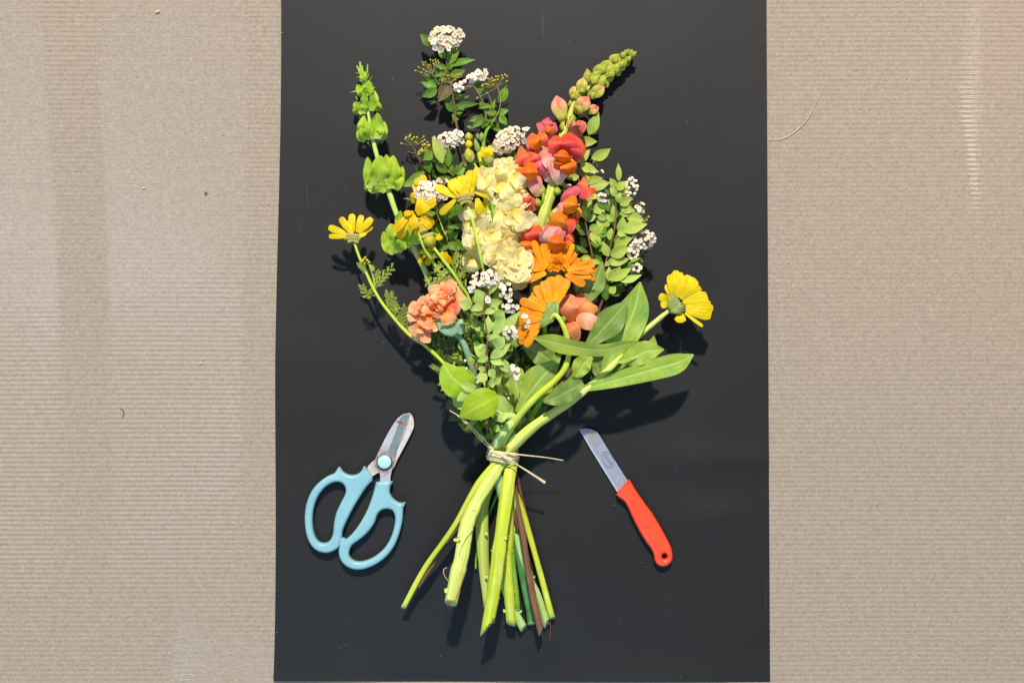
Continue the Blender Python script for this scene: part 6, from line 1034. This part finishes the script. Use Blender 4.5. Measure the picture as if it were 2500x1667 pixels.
# ================= raffia tie =================
def build_tie():
    T = Thing('raffia_tie', 'natural raffia binding knotted round the bundle of stems with loose tails', 'string tie', P('M', 1400, 270, 30))
    c = P('M', 1400, 272, 28); ax = (P('M', 1585, 300) - P('M', 1215, 250)).normalized(); up = Vector((0, 0, 1)); nn = Vector((-ax.y, ax.x, 0))
    for k, (off, tiltk, w_, rr) in enumerate([(-.0040, .05, .0017, 1.0), (-.0008, .12, .0020, 1.03), (.0024, -.05, .0018, 1.01), (.0008, -.14, .0012, 1.06), (-.0024, -.10, .0013, 1.05), (.0045, .06, .0011, 1.02)]):
        pts = []; N_ = 40
        for i in range(N_ + 1):
            t = 6.2832 * i / N_ + k
            x = .0165 * rr * math.cos(t) * (1 if abs(math.cos(t)) < 2 else 1); z = .0205 * rr * math.sin(t)
            sx = math.copysign(abs(math.cos(t)) ** .8, math.cos(t)) * .0172 * rr; sz = math.copysign(abs(math.sin(t)) ** .7, math.sin(t)) * .0232 * rr
            pts.append(c + ax * sx + up * sz - nn * (off + tiltk * sx * .6 + .0005 * math.sin(3 * t + k)))
        vs, fs, us = [], [], []; M_ = 4
        for i, p in enumerate(pts):
            rad = (p - c) - nn * (p - c).dot(nn); rad.normalize()
            for j in range(M_ + 1):
                v = j / M_ * 2 - 1; vs.append(p - nn * (v * w_) + rad * (.0004 * math.cos(v * 5 + i * .3) - .0004 * v * v)); us.append((i * .1, j / M_))
        for i in range(N_):
            for j in range(M_):
                a = i * (M_ + 1) + j; fs.append((a, a + 1, a + M_ + 2, a + M_ + 1))
        T.part('binding', (vs, fs, us), Mt['raffia'])
    def rib(f, pts, ws, n=26, name='tail', cup=-.5): T.part(name, blade(V(f, pts), [W(f, q * .78) for q in ws], nu=n, nv=3, fold=0, cup=cup, wave=.2, wf=5), Mt['raffia'])
    rib('M', [(1230, 215, 53), (1330, 240, 55), (1480, 330, 57), (1700, 460, 53), (1940, 618, 45)], [24, 20, 12, 13, 22])
    rib('M', [(1300, 215, 53), (1420, 280, 57), (1560, 370, 57), (1720, 480, 51), (1900, 590, 45)], [14, 14, 9, 7, 6])
    rib('M', [(1290, 225, 53), (1450, 240, 55), (1700, 268, 53), (1950, 295, 49), (2172, 332, 45)], [14, 10, 9, 7, 7])
    rib('M', [(1260, 220, 51), (1380, 235, 55), (1560, 245, 53), (1580, 262, 47)], [10, 10, 9, 8])
    rib('E', [(835, 1560, 53), (760, 1480, 55), (640, 1360, 57), (560, 1290, 57), (466, 1230, 55)], [10, 7, 6, 5, 3], name='tail')
    rib('E', [(830, 1565, 53), (740, 1490, 57), (630, 1370, 59), (520, 1260, 57)], [6, 5, 4, 3], name='tail')
    rib('M', [(1215, 250, 49), (1280, 262, 53), (1380, 290, 55)], [20, 26, 16])
    rib('M', [(1580, 262, 43), (1500, 270, 51), (1420, 255, 55), (1330, 225, 55)], [14, 22, 20, 16])
    T.part('knot', lathe(P('M', 1260, 222, 51), P('M', 1420, 268, 53), .0022, EGG, 10, 8), Mt['raffia'])
build_tie()
def scars():
    spec = {'cream_stock': [('N', 1195, 150, 63), ('N', 1085, 290, 61), ('N', 1030, 960, 54)], 'yellow_calendula': [('M', 1030, 960, 62), ('N', 700, 120, 76)],
            'snapdragon': [('N', 990, 100, 30), ('N', 990, 560, 24)], 'spirea_twig': [('N', 1395, 240, 22), ('N', 1495, 560, 25)]}
    for nm, L in spec.items():
        o = bpy.data.objects[nm]; B = Thing.__new__(Thing); B.o = o; B.base = o.location.copy()
        for f, x, y, z in L:
            c = P(f, x, y, z); k = .0022 if nm != 'spirea_twig' else .0014
            B.part('leaf_scar', lathe(c - Vector((.0003, k * .8, .0012)), c + Vector((.0003, k * .8, -.0008)), k * .9, EGG, 10, 6, .45), Mt['st_thick'])
scars()

# ================= small things lying about =================
def bits():
    T = Thing('raffia_fibre', 'single curved raffia fibre lying on the brown board right of the black paper', 'fibre', P('R', 300, 980, 0))
    T.part('strand', tube(V('R', [(40, 1064, 1.2), (150, 1060, 1.0), (250, 1010, .8), (350, 910, .8), (430, 760, 1.0), (475, 660, 1.6), (495, 598, 2.4)]), [.0002, .00026, .0003, .00034, .0003, .00026, .00012], 6, 40), Mt['raffia'])
    T = Thing('dry_curl', 'small dark curled dry tendril lying alone on the brown board left of the paper', 'debris', P('n', 298, 1010, 0))
    T.part('tendril', tube(V('n', [(292, 996, .6), (300, 1001, 1.2), (302, 1010, 1.4), (297, 1019, .8)]), [.0002, .0004, .0004, .0002], 5, 14), Mt['leafdark'])
    dk = simple('dark_crumb', (70, 56, 44), (44, 36, 30), 200, .8); yl = simple('yellow_crumb', (214, 200, 120), (190, 178, 96), 200, .7)
    for f, x, y, r, m, lab in [('n', 385, 28, 7, yl, 'small glossy amber drop near the top left on the brown board'), ('n', 503, 472, 4, dk, 'reddish brown sliver on the brown board at the upper left'), ('n', 351, 459, 5, yl, 'pale straw flake on the brown board at the upper left'), ('n', 490, 887, 5, yl, 'tiny yellow petal fleck on the brown board left of the paper'), ('n', 1076, 1601, 4, dk, 'tiny dark crumb on the black paper below the stems'), ('n', 676, 1544, 6, dk, 'dark scrap at the lower left edge of the black paper'), ('n', 1576, 1384, 5, dk, 'dark crumb on the black paper below the orange knife handle'), ('n', 688, 81, 3, Mt['fern'], 'tiny green leaf crumb at the upper left edge of the black paper'), ('R', 553, 821, 5, dk, 'dark brown crumb on the board right of the paper, below the curved fibre')]:
        z = 1.0; c = P(f, x, y, z); t = Thing('crumb', lab, 'debris', c)
        k = W(f, r) * (.7 if r > 4 else 1); gg = lathe(c + Vector((-k * 1.1, -k * .3, 0)), c + Vector((k * 1.1, k * .4, .0003)), k * .55, EGG, 8, 6, .5); t.part('fleck', gg, m)
bits()
